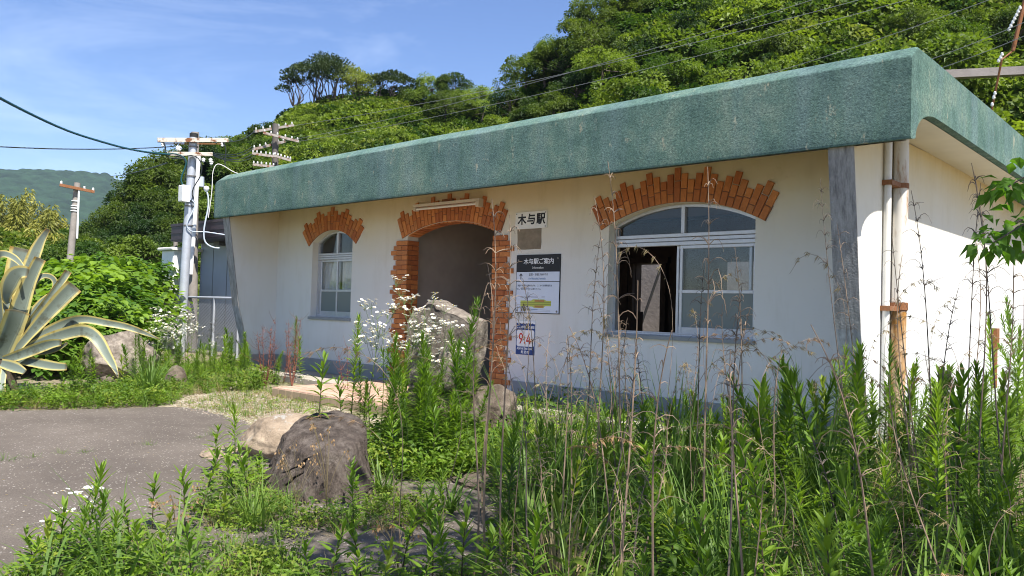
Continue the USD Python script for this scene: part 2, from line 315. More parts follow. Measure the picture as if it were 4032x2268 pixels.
# painted render wall: white, growing yellower and darker high up under the eaves, a little grime low down
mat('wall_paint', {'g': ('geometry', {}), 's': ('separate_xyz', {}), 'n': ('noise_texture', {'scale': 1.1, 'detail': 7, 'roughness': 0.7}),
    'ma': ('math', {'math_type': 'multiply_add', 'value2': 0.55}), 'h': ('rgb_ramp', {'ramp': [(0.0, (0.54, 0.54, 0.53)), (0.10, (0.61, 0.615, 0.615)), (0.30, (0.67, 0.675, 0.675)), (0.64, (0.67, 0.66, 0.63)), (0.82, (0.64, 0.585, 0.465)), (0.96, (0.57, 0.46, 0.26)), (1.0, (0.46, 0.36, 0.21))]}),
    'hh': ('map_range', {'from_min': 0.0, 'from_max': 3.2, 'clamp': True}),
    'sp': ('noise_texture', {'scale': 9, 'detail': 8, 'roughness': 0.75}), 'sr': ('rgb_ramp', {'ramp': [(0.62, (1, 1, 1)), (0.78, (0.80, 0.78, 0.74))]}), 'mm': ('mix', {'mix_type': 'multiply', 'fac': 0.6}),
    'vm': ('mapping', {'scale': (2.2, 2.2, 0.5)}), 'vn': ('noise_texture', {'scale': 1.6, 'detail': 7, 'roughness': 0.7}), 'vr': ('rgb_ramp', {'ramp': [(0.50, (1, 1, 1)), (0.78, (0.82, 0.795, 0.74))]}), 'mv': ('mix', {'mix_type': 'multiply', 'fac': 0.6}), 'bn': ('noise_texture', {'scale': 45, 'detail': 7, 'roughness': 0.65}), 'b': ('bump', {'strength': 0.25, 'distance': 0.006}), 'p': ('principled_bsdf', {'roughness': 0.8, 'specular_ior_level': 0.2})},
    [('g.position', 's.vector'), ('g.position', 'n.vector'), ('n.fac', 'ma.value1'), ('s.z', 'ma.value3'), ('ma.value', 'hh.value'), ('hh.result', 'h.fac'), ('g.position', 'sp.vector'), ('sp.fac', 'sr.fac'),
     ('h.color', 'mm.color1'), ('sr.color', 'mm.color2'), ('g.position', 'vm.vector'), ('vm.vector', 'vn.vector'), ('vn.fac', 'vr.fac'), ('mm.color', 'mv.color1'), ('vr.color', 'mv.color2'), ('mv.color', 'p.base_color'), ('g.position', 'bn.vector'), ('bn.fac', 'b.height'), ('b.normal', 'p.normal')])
# green coarse stucco of the fascia: faded, streaked, peeling to cream in patches
mat('fascia_stucco', {'g': ('geometry', {}), 'n': ('noise_texture', {'scale': 2.1, 'detail': 8, 'roughness': 0.72}),
    'r': ('rgb_ramp', {'ramp': [(0.30, (0.057, 0.112, 0.102)), (0.5, (0.115, 0.195, 0.162)), (0.70, (0.210, 0.275, 0.218))]}),
    'mp': ('mapping', {'scale': (3.0, 3.0, 0.35)}), 'st': ('noise_texture', {'scale': 1.4, 'detail': 5, 'roughness': 0.6}), 'str': ('rgb_ramp', {'ramp': [(0.42, (0, 0, 0)), (0.66, (0.5, 0.5, 0.5))]}),
    'mx': ('mix', {'color2': (0.16, 0.235, 0.245)}),
    'mp2': ('mapping', {'scale': (1.0, 1.0, 0.45)}), 'pe': ('noise_texture', {'scale': 7.5, 'detail': 8, 'roughness': 0.72}), 'per': ('rgb_ramp', {'ramp': [(0.615, (0, 0, 0)), (0.68, (0.75, 0.75, 0.75))]}),
    'mx2': ('mix', {'color2': (0.42, 0.40, 0.30)}),
    'sg': ('noise_texture', {'scale': 48, 'detail': 5, 'roughness': 0.75}), 'sgr': ('rgb_ramp', {'ramp': [(0.32, (0.50, 0.52, 0.54)), (0.66, (1.32, 1.30, 1.28))]}), 'mg': ('mix', {'mix_type': 'multiply', 'fac': 1.0}),
    'bn': ('noise_texture', {'scale': 52, 'detail': 7, 'roughness': 0.78}), 'b': ('bump', {'strength': 1.0, 'distance': 0.017}), 'p': ('principled_bsdf', {'roughness': 0.9, 'specular_ior_level': 0.12})},
    [('g.position', 'n.vector'), ('n.fac', 'r.fac'), ('g.position', 'mp.vector'), ('mp.vector', 'st.vector'), ('st.fac', 'str.fac'), ('r.color', 'mx.color1'), ('str.color', 'mx.fac'),
     ('g.position', 'mp2.vector'), ('mp2.vector', 'pe.vector'), ('pe.fac', 'per.fac'), ('mx.color', 'mx2.color1'), ('per.color', 'mx2.fac'), ('g.position', 'sg.vector'), ('sg.fac', 'sgr.fac'), ('mx2.color', 'mg.color1'), ('sgr.color', 'mg.color2'), ('mg.color', 'p.base_color'),
     ('g.position', 'bn.vector'), ('bn.fac', 'b.height'), ('b.normal', 'p.normal')])
mat('wing_cement', {'g': ('geometry', {}), 'mp': ('mapping', {'scale': (8, 8, 0.8)}), 'n': ('noise_texture', {'scale': 3, 'detail': 8, 'roughness': 0.75}),
    'r': ('rgb_ramp', {'ramp': [(0.30, (0.09, 0.085, 0.085)), (0.5, (0.26, 0.25, 0.24)), (0.72, (0.42, 0.405, 0.385))]}), 'bn': ('noise_texture', {'scale': 60, 'detail': 5}), 'b': ('bump', {'strength': 0.5, 'distance': 0.008}),
    'p': ('principled_bsdf', {'roughness': 0.75, 'specular_ior_level': 0.3})},
    [('g.position', 'mp.vector'), ('mp.vector', 'n.vector'), ('n.fac', 'r.fac'), ('r.color', 'p.base_color'), ('g.position', 'bn.vector'), ('bn.fac', 'b.height'), ('b.normal', 'p.normal')])
# worn asphalt: dark matrix with pale stone flecks
mat('asphalt', {'g': ('geometry', {}), 'n': ('noise_texture', {'scale': 0.7, 'detail': 8, 'roughness': 0.7}), 'r': ('rgb_ramp', {'ramp': [(0.3, (0.078, 0.064, 0.052)), (0.7, (0.150, 0.126, 0.104))]}),
    'v': ('voronoi_texture', {'scale': 70, 'randomness': 1.0}), 'vs': ('separate_color', {}), 'vr': ('rgb_ramp', {'ramp': [(0.88, (0, 0, 0)), (0.95, (1, 1, 1))]}), 'vd': ('rgb_ramp', {'ramp': [(0.30, (1, 1, 1)), (0.42, (0, 0, 0))]}), 'mf': ('mix', {'mix_type': 'multiply', 'fac': 1.0}),
    'm': ('mix', {'color2': (0.40, 0.37, 0.33)}), 'n3': ('noise_texture', {'scale': 130, 'detail': 4, 'roughness': 0.8}), 'r3': ('rgb_ramp', {'ramp': [(0.3, (0.55, 0.55, 0.55)), (0.7, (1.4, 1.4, 1.4))]}), 'm3': ('mix', {'mix_type': 'multiply', 'fac': 1.0}),
    'b': ('bump', {'strength': 0.7, 'distance': 0.006}), 'p': ('principled_bsdf', {'roughness': 0.85, 'specular_ior_level': 0.25})},
    [('g.position', 'n.vector'), ('n.fac', 'r.fac'), ('g.position', 'v.vector'), ('v.color', 'vs.color'), ('vs.r', 'vr.fac'), ('v.distance', 'vd.fac'), ('vr.color', 'mf.color1'), ('vd.color', 'mf.color2'), ('g.position', 'n3.vector'), ('n3.fac', 'r3.fac'), ('r.color', 'm3.color1'), ('r3.color', 'm3.color2'),
     ('m3.color', 'm.color1'), ('mf.color', 'm.fac'), ('m.color', 'p.base_color'), ('n3.fac', 'b.height'), ('b.normal', 'p.normal')])
mat('gravel', {'g': ('geometry', {}), 'v': ('voronoi_texture', {'scale': 42}), 'vs': ('separate_color', {}), 'r': ('rgb_ramp', {'ramp': [(0.0, (0.17, 0.14, 0.10)), (0.45, (0.27, 0.235, 0.175)), (0.8, (0.35, 0.315, 0.25)), (1.0, (0.46, 0.43, 0.37))]}),
    'n': ('noise_texture', {'scale': 1.5, 'detail': 6}), 'nr': ('rgb_ramp', {'ramp': [(0.35, (0.62, 0.66, 0.42)), (0.6, (1.08, 1.04, 0.98))]}), 'm': ('mix', {'mix_type': 'multiply', 'fac': 1.0}),
    'b': ('bump', {'strength': 0.9, 'distance': 0.012, 'invert': True}), 'p': ('principled_bsdf', {'roughness': 0.9, 'specular_ior_level': 0.15})},
    [('g.position', 'v.vector'), ('v.color', 'vs.color'), ('vs.r', 'r.fac'), ('g.position', 'n.vector'), ('n.fac', 'nr.fac'), ('r.color', 'm.color1'), ('nr.color', 'm.color2'), ('m.color', 'p.base_color'), ('v.distance', 'b.height'), ('b.normal', 'p.normal')])
def rockmat(name, stops, scale=4.0, stretch=(1, 1, 1), bump=0.8, lichen=None, bdist=0.03, lo=0.58):
    nodes = {'g': ('geometry', {}), 'mp': ('mapping', {'scale': stretch}), 'n': ('noise_texture', {'scale': scale, 'detail': 9, 'roughness': 0.72}), 'r': ('rgb_ramp', {'ramp': stops}),
             'bn': ('noise_texture', {'scale': scale * 4, 'detail': 9, 'roughness': 0.75}), 'b': ('bump', {'strength': bump, 'distance': bdist}), 'p': ('principled_bsdf', {'roughness': 0.88, 'specular_ior_level': 0.2}),
             'ln': ('noise_texture', {'scale': 11, 'detail': 6, 'roughness': 0.7}), 'lr': ('rgb_ramp', {'ramp': [(lo, (0, 0, 0)), (lo + 0.08, (0.7, 0.7, 0.7))]}), 'm': ('mix', {'color2': lichen or (0.4, 0.4, 0.37)})}
    mat(name, nodes, [('g.position', 'mp.vector'), ('mp.vector', 'n.vector'), ('n.fac', 'r.fac'), ('r.color', 'm.color1'), ('g.position', 'ln.vector'), ('ln.fac', 'lr.fac'), ('lr.color', 'm.fac'), ('m.color', 'p.base_color'),
                     ('mp.vector', 'bn.vector'), ('bn.fac', 'b.height'), ('b.normal', 'p.normal')])
rockmat('rock_grey', [(0.34, (0.060, 0.049, 0.041)), (0.5, (0.185, 0.155, 0.126)), (0.66, (0.33, 0.285, 0.235))], 7, lichen=(0.33, 0.31, 0.27), lo=0.64)
rockmat('rock_brown', [(0.3, (0.06, 0.043, 0.032)), (0.52, (0.15, 0.118, 0.09)), (0.72, (0.26, 0.21, 0.165))], 6, lichen=(0.27, 0.25, 0.21), bump=1.0, bdist=0.04, lo=0.62)
rockmat('rock_tan', [(0.3, (0.17, 0.125, 0.085)), (0.55, (0.31, 0.24, 0.17)), (0.75, (0.45, 0.36, 0.26))], 5)
rockmat('stump_stone', [(0.30, (0.032, 0.025, 0.021)), (0.5, (0.115, 0.090, 0.074)), (0.70, (0.25, 0.208, 0.175))], 7, stretch=(1.5, 1.5, 0.7), lichen=(0.23, 0.20, 0.175), bump=1.0, bdist=0.05, lo=0.60)
# glass: clear to sunlight, reflecting by angle
def glassmat(name, tint, rough=0.02, ior=1.6):
    mat(name, {'t': ('transparent_bsdf', {'color': tint}), 'gl': ('glossy_bsdf', {'color': (0.75, 0.75, 0.75), 'roughness': rough}), 'f': ('layer_weight', {'blend': 0.5}), 'pw': ('math', {'math_type': 'power', 'value2': 4.0}), 'ml': ('math', {'math_type': 'multiply_add', 'value2': 0.85, 'value3': 0.045}), 'mx': ('mix_closure', {})},
        [('f.facing', 'pw.value1'), ('pw.value', 'ml.value1'), ('ml.value', 'mx.fac'), ('t.BSDF', 'mx.closure1'), ('gl.BSDF', 'mx.closure2')], 'mx.closure')
glassmat('glass', (0.88, 0.90, 0.92))
mat('frosted_glass', {'p': ('principled_bsdf', {'base_color': (0.17, 0.20, 0.195), 'roughness': 0.45, 'specular_ior_level': 0.5})}, [])
# agave leaf: grey green blade with yellow margins laid out across its width (uv.x)
mat('agave_skin', {'uv': ('uvmap', {'attribute': 'st'}), 's': ('separate_xyz', {}), 'g': ('geometry', {}), 'n': ('noise_texture', {'scale': 5, 'detail': 7, 'roughness': 0.7}), 'na': ('math', {'math_type': 'multiply_add', 'value2': 0.06}),
    'r': ('rgb_ramp', {'ramp': [(0.0, (0.42, 0.33, 0.10)), (0.10, (0.46, 0.39, 0.14)), (0.15, (0.40, 0.36, 0.16)), (0.20, (0.14, 0.165, 0.125)), (0.25, (0.20, 0.23, 0.165)), (0.28, (0.130, 0.156, 0.126)), (0.72, (0.124, 0.150, 0.122)), (0.82, (0.15, 0.18, 0.145)), (0.87, (0.40, 0.36, 0.16)), (0.92, (0.46, 0.39, 0.14)), (1.0, (0.42, 0.33, 0.10))]}),
    'er': ('rgb_ramp', {'ramp': [(0.955, (1, 1, 1)), (0.985, (0.55, 0.42, 0.30))]}), 'me': ('mix', {'mix_type': 'multiply', 'fac': 1.0}), 'sr': ('rgb_ramp', {'ramp': [(0.53, (1, 1, 1)), (0.66, (0.50, 0.42, 0.34))]}), 'm': ('mix', {'mix_type': 'multiply', 'fac': 0.85}), 'p': ('principled_bsdf', {'roughness': 0.5, 'specular_ior_level': 0.35})},
    [('uv.UV', 's.vector'), ('g.position', 'n.vector'), ('n.fac', 'na.value1'), ('s.x', 'na.value3'), ('na.value', 'r.fac'), ('n.fac', 'sr.fac'), ('r.color', 'm.color1'), ('sr.color', 'm.color2'), ('s.y', 'er.fac'), ('m.color', 'me.color1'), ('er.color', 'me.color2'), ('me.color', 'p.base_color')])

# ================================================================== GROUND
rs = np.random.RandomState
def sheet(poly, z, thick=0.0):
    v, f = trimesh.creation.triangulate_polygon(poly, engine='earcut')
    return np.column_stack([v, np.full(len(v), z)]), f
def up_sheet(poly, z):
    v, f = sheet(poly, z)
    n = np.cross(v[f[:, 1]] - v[f[:, 0]], v[f[:, 2]] - v[f[:, 0]])[:, 2]; f = f.copy(); f[n < 0] = f[n < 0][:, ::-1]
    return v, f
obj('ground', up_sheet(Polygon([(-2500, -1200), (1500, -1200), (1500, 2500), (-2500, 2500)]), 0.0), 'dirt', kind='structure')
# gravel yard between the asphalt and the building, the old asphalt forecourt with a ragged far edge
grav = Polygon([gnd(395, 1027)[:2], gnd(470, 960)[:2], (-12.4, 6.5), (-2.2, 6.5), (-2.0, 4.2), (-5.0, 3.6), (-7.5, 3.2)])
obj('gravel', up_sheet(grav, 0.004), 'gravel', kind='structure')
edge = [gnd(-700, 1062), gnd(-150, 1040), gnd(0, 1036), gnd(150, 1033), gnd(300, 1029), gnd(440, 1026), gnd(500, 1032), gnd(560, 1048), gnd(610, 1062), gnd(660, 1078), gnd(720, 1092), gnd(800, 1098), gnd(1000, 1110), gnd(1200, 1120), gnd(1350, 1120), gnd(1650, 1130)]
e2 = spline([p[:2] for p in edge], 150); rg = rs(3)
e2 = e2 + (meshkit.fbm(np.column_stack([e2 * 3, np.zeros(150)]), 4, 5)[:, None] - 0.5) * 0.22
asp = Polygon([*map(tuple, e2), (1.5, 4.5), (2.5, -6), (-16, -6)]).buffer(0)
if asp.geom_type != 'Polygon': asp = max(asp.geoms, key=lambda g: g.area)
obj('asphalt_forecourt', up_sheet(asp, 0.009), 'asphalt', kind='structure')

# ================================================================== STATION BUILDING
YF = 7.4                                                     # face of the front wall
XL, XR = -12.34, -2.5                                        # inner faces of the two wing walls
station = thing('station_building', (0, 0, 0), label='low white station building with green stucco eaves and brick arches', category='building')
def arch_poly(x0, x1, z0, zs, zc, n=24):
    """opening: straight sides to zs, segmental arch up to zc"""
    w = (x1 - x0) / 2; h = zc - zs; R = (w * w + h * h) / (2 * h); cx, cz = (x0 + x1) / 2, zc - R; a0 = math.asin(w / R)
    return [(x0, z0), (x1, z0)] + [(cx + R * math.sin(a), cz + R * math.cos(a)) for a in np.linspace(a0, -a0, n)], (cx, cz, R, a0)
W1 = arch_poly(-11.28, -10.19, 0.97, 2.19, 2.36)             # small window
DO = arch_poly(-8.87, -7.13, 0.05, 2.20, 2.36, 30)           # doorway
W2 = arch_poly(-5.33, -3.56, 0.95, 2.17, 2.37, 30)           # large window
ZT = 2.95
def extr_y(poly, y0, y1):
    """polygon in (x, z) extruded from y0 to y1"""
    ms = [trimesh.creation.extrude_polygon(g, y1 - y0, engine='earcut') for g in getattr(poly, 'geoms', [poly])]
    m = trimesh.util.concatenate(ms); v = m.vertices
    return np.column_stack([v[:, 0], y1 - v[:, 2], v[:, 1]]), m.faces
fw = sbox(-12.34, 0.08, -2.5, ZT).difference(Polygon(W1[0])).difference(Polygon(DO[0])).difference(Polygon(W2[0]))
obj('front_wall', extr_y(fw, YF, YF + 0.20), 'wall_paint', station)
# plinth: grey painted band, 15 mm proud, broken by the doorway and the brick piers
for a, b in ((-12.32, -9.26), (-6.76, -2.52)):
    obj('plinth', bevbox(a, b, YF - 0.018, YF - 0.001, 0.08, 0.295, 0.006), 'plinth_paint', station)
# wing walls: front edge slopes from under the fascia back to the base
def wing(xa, xb, name_edge=True):
    pr = [(6.475, 2.60), (13.2, 2.60), (13.2, 0.0), (6.93, 0.0), (6.90, 0.40), (6.71, 1.10)]
    p = [(6.475, 2.80), (12.5, 2.93), (12.5, 0.0), (6.94, 0.0), (6.90, 0.40), (6.71, 1.10), (6.50, 2.45)]
    m = trimesh.creation.extrude_polygon(Polygon(p), xb - xa, engine='earcut'); v = m.vertices
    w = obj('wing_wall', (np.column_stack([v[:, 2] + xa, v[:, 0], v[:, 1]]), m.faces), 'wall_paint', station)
    q = np.array([(6.93, 0.02), (6.894, 0.40), (6.704, 1.10), (6.494, 2.45), (6.468, 2.62)])
    vv = np.array([[x, y + dy, z] for x in (xa - 0.002, xb + 0.002) for (y, z) in q for dy in (-0.004, 0.012)]); n = len(q); ff = []
    for k in range(n - 1):
        a = 2 * k; b = a + 2; A = 2 * n
        ff += [[a, a + A, b + A, b], [a + 1, b + 1, b + A + 1, a + A + 1], [a, b, b + 1, a + 1], [a + A, a + A + 1, b + A + 1, b + A]]
    ff += [[0, 1, 2 * n + 1, 2 * n], [2 * n - 2, 4 * n - 2, 4 * n - 1, 2 * n - 1]]
    obj('cement_edge', (vv, np.array(ff)), 'wing_cement', w, label='grey weathered cement front edge')
wing(-12.54, XL); wing(XR, -2.3)
# plinth on the inner side of the left wing
obj('plinth', bevbox(-12.338, -12.320, 6.96, 7.38, 0.08, 0.295, 0.004), 'plinth_paint', station)
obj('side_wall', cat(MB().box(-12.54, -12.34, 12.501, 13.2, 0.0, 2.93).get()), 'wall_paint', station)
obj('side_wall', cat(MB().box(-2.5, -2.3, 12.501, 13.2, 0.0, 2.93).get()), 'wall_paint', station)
# rear wall with the way out to the platform, inner partition, floor, dark joinery
rw = sbox(-12.34, 0.06, -2.5, 2.93).difference(sbox(-8.36, 0.08, -7.78, 2.08)).difference(sbox(-6.6, 1.0, -4.4, 2.1))
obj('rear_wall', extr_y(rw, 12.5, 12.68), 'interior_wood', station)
obj('partition_wall', MB().box(-9.12, -9.0, 7.602, 12.498, 0.06, 2.93).get(), 'interior_paint', station)
obj('floor', MB().box(-12.34, -2.5, 7.601, 12.498, 0.0, 0.07).get(), 'interior_floor', station)
obj('doorway_floor', MB().box(-8.868, -7.132, 7.401, 7.60, 0.0, 0.085).get(), 'apron_concrete', station)
jm = MB(); jm.box(-8.80, -7.62, 12.40, 12.498, 2.09, 2.20); jm.box(-8.46, -8.37, 12.40, 12.498, 0.08, 2.085); jm.box(-7.77, -7.66, 12.40, 12.498, 0.08, 2.085); jm.box(-8.62, -8.50, 12.42, 12.498, 0.9, 2.085); jm.box(-8.98, -7.4, 12.42, 12.498, 2.42, 2.5); jm.box(-8.2, -8.13, 12.42, 12.498, 2.21, 2.41)
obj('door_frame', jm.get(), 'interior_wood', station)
bench = thing('waiting_bench', (-8.27, 12.0, 0.07), label='dark wooden bench box seen inside through the open window', category='bench')
bm = MB(); bm.box(-0.30, 0.28, -0.18, 0.20, 0.42, 1.13); obj('back_box', bm.get(), 'interior_wood', bench)
bm = MB(); bm.box(-0.30, 0.28, -0.62, -0.182, 0.36, 0.42); obj('seat', bm.get(), 'interior_wood', bench)
for lx in (-0.27, 0.21):
    obj('leg', MB().box(lx, lx + 0.06, -0.60, -0.54, 0.0, 0.358).get(), 'interior_wood', bench)

# roof slab: one profile (y, z) run along x, its ends rounded at the top; lip in front, curved underside
prof = [(6.42, 2.585), (6.42, 2.72), (6.42, 2.86), (6.42, 3.0), (6.42, 3.185), (6.424, 3.198), (6.435, 3.209), (6.50, 3.262), (6.555, 3.300), (6.60, 3.312), (7.0, 3.318), (9.0, 3.325), (11.0, 3.325), (13.7, 3.31), (13.74, 3.26), (13.74, 2.88), (13.68, 2.85)]
under = [(12.0, 2.85), (10, 2.85), (8.4, 2.85), (7.45, 2.85), (7.16, 2.848)] + [(7.12 - 0.58 * math.sin(a) , 2.848 - 0.262 * (1 - math.cos(a))) for a in np.linspace(0.15, PI / 2, 9)] + [(6.47, 2.572), (6.43, 2.57)]
loop = np.array(prof + under)
xs = np.r_[-12.82, -12.80, -12.76, -12.70, -12.60, np.linspace(-12.4, -2.1, 36), -1.96, -1.90, -1.875, -1.86]
rv, rf = [], []; n = len(loop)
for x in xs:
    P = loop.copy(); dl, dr_ = x + 12.82, -1.86 - x
    drop = 0.0
    if dl < 0.22: drop += 0.20 * (1 - math.sqrt(max(0, 1 - ((0.22 - dl) / 0.22) ** 2)))
    if dr_ < 0.025: drop += 0.016 * (1 - math.sqrt(max(0, 1 - ((0.025 - dr_) / 0.025) ** 2)))
    k = np.clip((P[:, 1] - 2.86) / 0.38, 0, 1) ; P[:, 1] -= drop * k
    wav = 0.016 * (meshkit.fbm(np.array([[x * 0.8, 3.1, 0.2]]), 3, 7)[0] - 0.5); P[:, 1] += wav * (P[:, 1] > 2.9)
    if abs(x + 12.82) < 0.08: P[:, 0] = np.where(P[:, 0] < 6.6, P[:, 0] + 0.06 * (1 - dl / 0.08) ** 2, P[:, 0])
    rv.append(np.column_stack([np.full(n, x), P]))
rv = np.vstack(rv); a = np.arange(n); b = (a + 1) % n
for i in range(len(xs) - 1): rf.append(np.stack([i * n + a, (i + 1) * n + a, (i + 1) * n + b, i * n + b], 1))
rf = np.vstack(rf); rf = np.vstack([rf[:, [0, 1, 2]], rf[:, [0, 2, 3]]])
cv, cf = trimesh.creation.triangulate_polygon(Polygon(loop), engine='earcut')
from scipy.spatial import cKDTree
idm = cKDTree(loop).query(cv)[1]; cf = idm[cf]
rf = np.vstack([rf, cf + (len(xs) - 1) * n, cf[:, ::-1]])
roof = trimesh.Trimesh(rv, rf, process=False); roof.fix_normals()
roofp = obj('roof', roof, 'fascia_stucco', station, smooth=38)
# cream soffit under it, inset from the outer drip edge
us = np.array(under); lo = []
for x in (-12.74, -1.93): lo.append(np.column_stack([np.full(len(us), x), us[:, 0] + 0.012, us[:, 1] - 0.006]))
lo2 = [q + [0, 0, 0.02] for q in lo]; m = len(us) - 1
sv = np.vstack(lo); a = np.arange(m - 1)
sf = np.stack([a, a + 1, m + 1 + a + 1, m + 1 + a], 1)
obj('soffit', (sv, sf), 'soffit_paint', roofp)

# ---- brickwork: every brick a piece of its own on a mortar bed
BR = rs(11); BT = 0.022
def place_brick(parent, poly2, y0=YF - BT, th=BT + 0.004, tone=None):
    """a brick with a face polygon of four (x, z) corners, chamfered, standing proud of the wall"""
    P = np.array(poly2, float); c = P.mean(0); d = P - c; L = np.linalg.norm(d, axis=1, keepdims=True); Q = P - d / L * 0.004
    off = BR.uniform(-0.003, 0.003); y0 = y0 + off
    v = np.vstack([np.column_stack([Q[:, 0], np.full(4, y0), Q[:, 1]]), np.column_stack([P[:, 0], np.full(4, y0 + 0.004), P[:, 1]]), np.column_stack([P[:, 0], np.full(4, y0 + th), P[:, 1]])])
    f = [[0, 1, 2, 3]] + [[4 + k, 4 + (k + 1) % 4, (k + 1) % 4, k] for k in range(4)] + [[8 + k, 8 + (k + 1) % 4, 4 + (k + 1) % 4, 4 + k] for k in range(4)]
    tm = trimesh.Trimesh(v, np.vstack([np.array(f)[:, [0, 1, 2]], np.array(f)[:, [0, 2, 3]]]), process=False); tm.fix_normals()
    obj('brick', tm, f'brick_tone_{BR.choice(5, p=[.32, .25, .18, .15, .10]) if tone is None else tone}', parent)
def brick_arch(W, pattern, x_skip=None, joint=0.009, cw=0.066):
    cx, cz, R, a0 = W[1]; a_out = a0 + 0.115 / R
    ncol = int(round(2 * a_out * R / (cw + joint))); ncol += (ncol + 1) % 2
    da = 2 * a_out / ncol
    bed_pts = [(cx + (R + 0.004) * math.sin(t), cz + (R + 0.004) * math.cos(t)) for t in np.linspace(-a_out, a_out, 40)] + [(cx + (R + 0.17) * math.sin(t), cz + (R + 0.17) * math.cos(t)) for t in np.linspace(a_out, -a_out, 40)]
    bed = obj('brick_arch', extr_y(Polygon(bed_pts), YF - 0.012, YF + 0.002), 'mortar', station)
    for k in range(ncol):
        ac = -a_out + (k + 0.5) * da; rr = R + 0.006; half = (cw / 2)
        total = pattern(k - ncol // 2, ncol)
        first = [0.10, 0.225, 0.155][k % 3] if total > 0.3 else [0.09, total, 0.14][k % 3]
        first = min(first, total - 0.05) if total - first < 0.05 else first
        cuts = [0, first, total] if total - first > 0.06 else [0, total]
        if cuts[-1] - cuts[-2] > 0.26: cuts.insert(-1, cuts[-2] + 0.13)
        for a_, b_ in zip(cuts[:-1], cuts[1:]):
            r1, r2 = rr + a_ + (joint / 2 if a_ else 0), rr + b_ - (joint / 2 if b_ < total else 0)
            ca, sa = math.cos(ac), math.sin(ac)
            w1 = half * (0.5 + 0.5 * r1 / rr) ; w2 = half * (0.5 + 0.5 * r2 / rr)
            P = [(cx + r * sa + w * ca, cz + r * ca - w * sa) for r, w in ((r1, -w1), (r1, w1), (r2, w2), (r2, -w2))]
            place_brick(bed, P)
    return bed
def pat(period, lo, mid, hi):
    def f(k, n):
        m = k % period; d = min(m, period - m)
        return hi if d == 0 else (mid if d == 1 else lo)
    return f
brick_arch(W1, pat(4, 0.245, 0.30, 0.365))
brick_arch(DO, pat(4, 0.235, 0.30, 0.37))
brick_arch(W2, pat(4, 0.235, 0.30, 0.365))
# door piers: toothed courses on the face and the brick-lined reveals
z0, H1 = 0.085, 0.0705
for side, xe in ((-1, -8.87), (1, -7.13)):
    ncs = int((2.19 - z0) / H1)
    mb = MB(); mb.box(*(sorted((xe + side * 0.004, xe + side * 0.222))), YF - 0.012, YF + 0.002, z0, z0 + ncs * H1)
    mb.box(*(sorted((xe, xe - side * 0.006))), YF + 0.0, YF + 0.20, z0, z0 + ncs * H1)
    bed = obj('brick_pier', mb.get(), 'mortar', station)
    for c in range(ncs):
        za, zb = z0 + c * H1 + 0.004, z0 + (c + 1) * H1 - 0.005
        tooth = [0, 1, 2, 1][c % 4]; wd = [0.232, 0.285, 0.345][tooth]; first = 0.108 if c % 2 else 0.218
        xs_ = [-0.020, first - 0.012, wd] if wd - first > 0.06 else [-0.020, wd]
        for a_, b_ in zip(xs_[:-1], xs_[1:]):
            a2, b2 = a_ + (0.009 if a_ > 0 else 0), b_
            xa, xb = sorted((xe + side * a2, xe + side * b2)); place_brick(bed, [(xa, za), (xb, za), (xb, zb), (xa, zb)])
        # reveal brick, its face turned into the opening
        ya, yb = YF + 0.006, YF + 0.20
        for p, q in (((ya, ya + 0.066), (ya + 0.075, yb)) if c % 2 else ((ya, yb),)):
            t = 0.018; xf = xe - side * t
            v, f = MB().box(*sorted((xf, xe - side * 0.001)), p, q, za, zb).get()
            obj('brick', (v, f), f'brick_tone_{BR.choice(5)}', bed)
# arch underside of the doorway: a row of thin bricks
cx, cz, R, a0 = DO[1]
bed = [k for k in station.GetChildren() if k.GetName() == 'brick_arch_001'][0]
for k in range(21):
    aa = -a0 + (k + 0.08) * 2 * a0 / 21; ab = -a0 + (k + 0.92) * 2 * a0 / 21
    P = [(cx + r * math.sin(t), cz + r * math.cos(t)) for r, t in ((R - 0.016, aa), (R - 0.016, ab), (R + 0.001, ab), (R + 0.001, aa))]
    obj('brick', extr_y(Polygon(P), YF + 0.004, YF + 0.20), f'brick_tone_{BR.choice(5)}', bed)

# ---- windows
def bar(x0, x1, z0, z1, y0, y1): return bevbox(x0, x1, y0, y1, z0, z1, 0.004)
def arch_ring(W, y0, y1, t=0.035, zmin=None):
    (pts, _) = W; P = Polygon(pts)
    ring = P.buffer(-0.002).difference(P.buffer(-t)); ring = ring.intersection(sbox(-50, zmin, 50, 9)) if zmin else ring
    return extr_y(ring, y0, y1)
def pane(poly, y, mat_, parent): obj('pane', extr_y(poly, y, y + 0.005), mat_, parent)
yf = YF + 0.11
def window(W, zt0, zt1, xm, ztop_bar, zmunt, half):
    pts, (cx, cz, R, a0) = W; x0, x1 = pts[0][0], pts[1][0]; zb = pts[0][1]; P = Polygon(pts)
    fr = cat(arch_ring(W, yf, yf + 0.07, 0.034), bar(x0 + 0.034, x1 - 0.034, zt0, zt0 + (zt1 - zt0) * 0.32, yf - 0.012, yf + 0.06), bar(x0 + 0.034, x1 - 0.034, zt0 + (zt1 - zt0) * 0.36, zt0 + (zt1 - zt0) * 0.66, yf - 0.004, yf + 0.06), bar(x0 + 0.034, x1 - 0.034, zt0 + (zt1 - zt0) * 0.70, zt1, yf - 0.012, yf + 0.06),
             bar(xm - 0.022, xm + 0.022, zt1, ztop_bar, yf - 0.006, yf + 0.05))
    w = obj('window', fr, 'aluminium', station)
    obj('sill', bevbox(x0 - 0.03, x1 + 0.02, YF - 0.035, yf - 0.001, zb - 0.045, zb - 0.001, 0.006), 'plinth_paint', w)
    for xa, xb in ((x0 + 0.034, xm - 0.022), (xm + 0.022, x1 - 0.034)):
        pane(P.buffer(-0.03).intersection(sbox(xa, zt1, xb, 3)), yf + 0.03, 'glass', w)
    return w
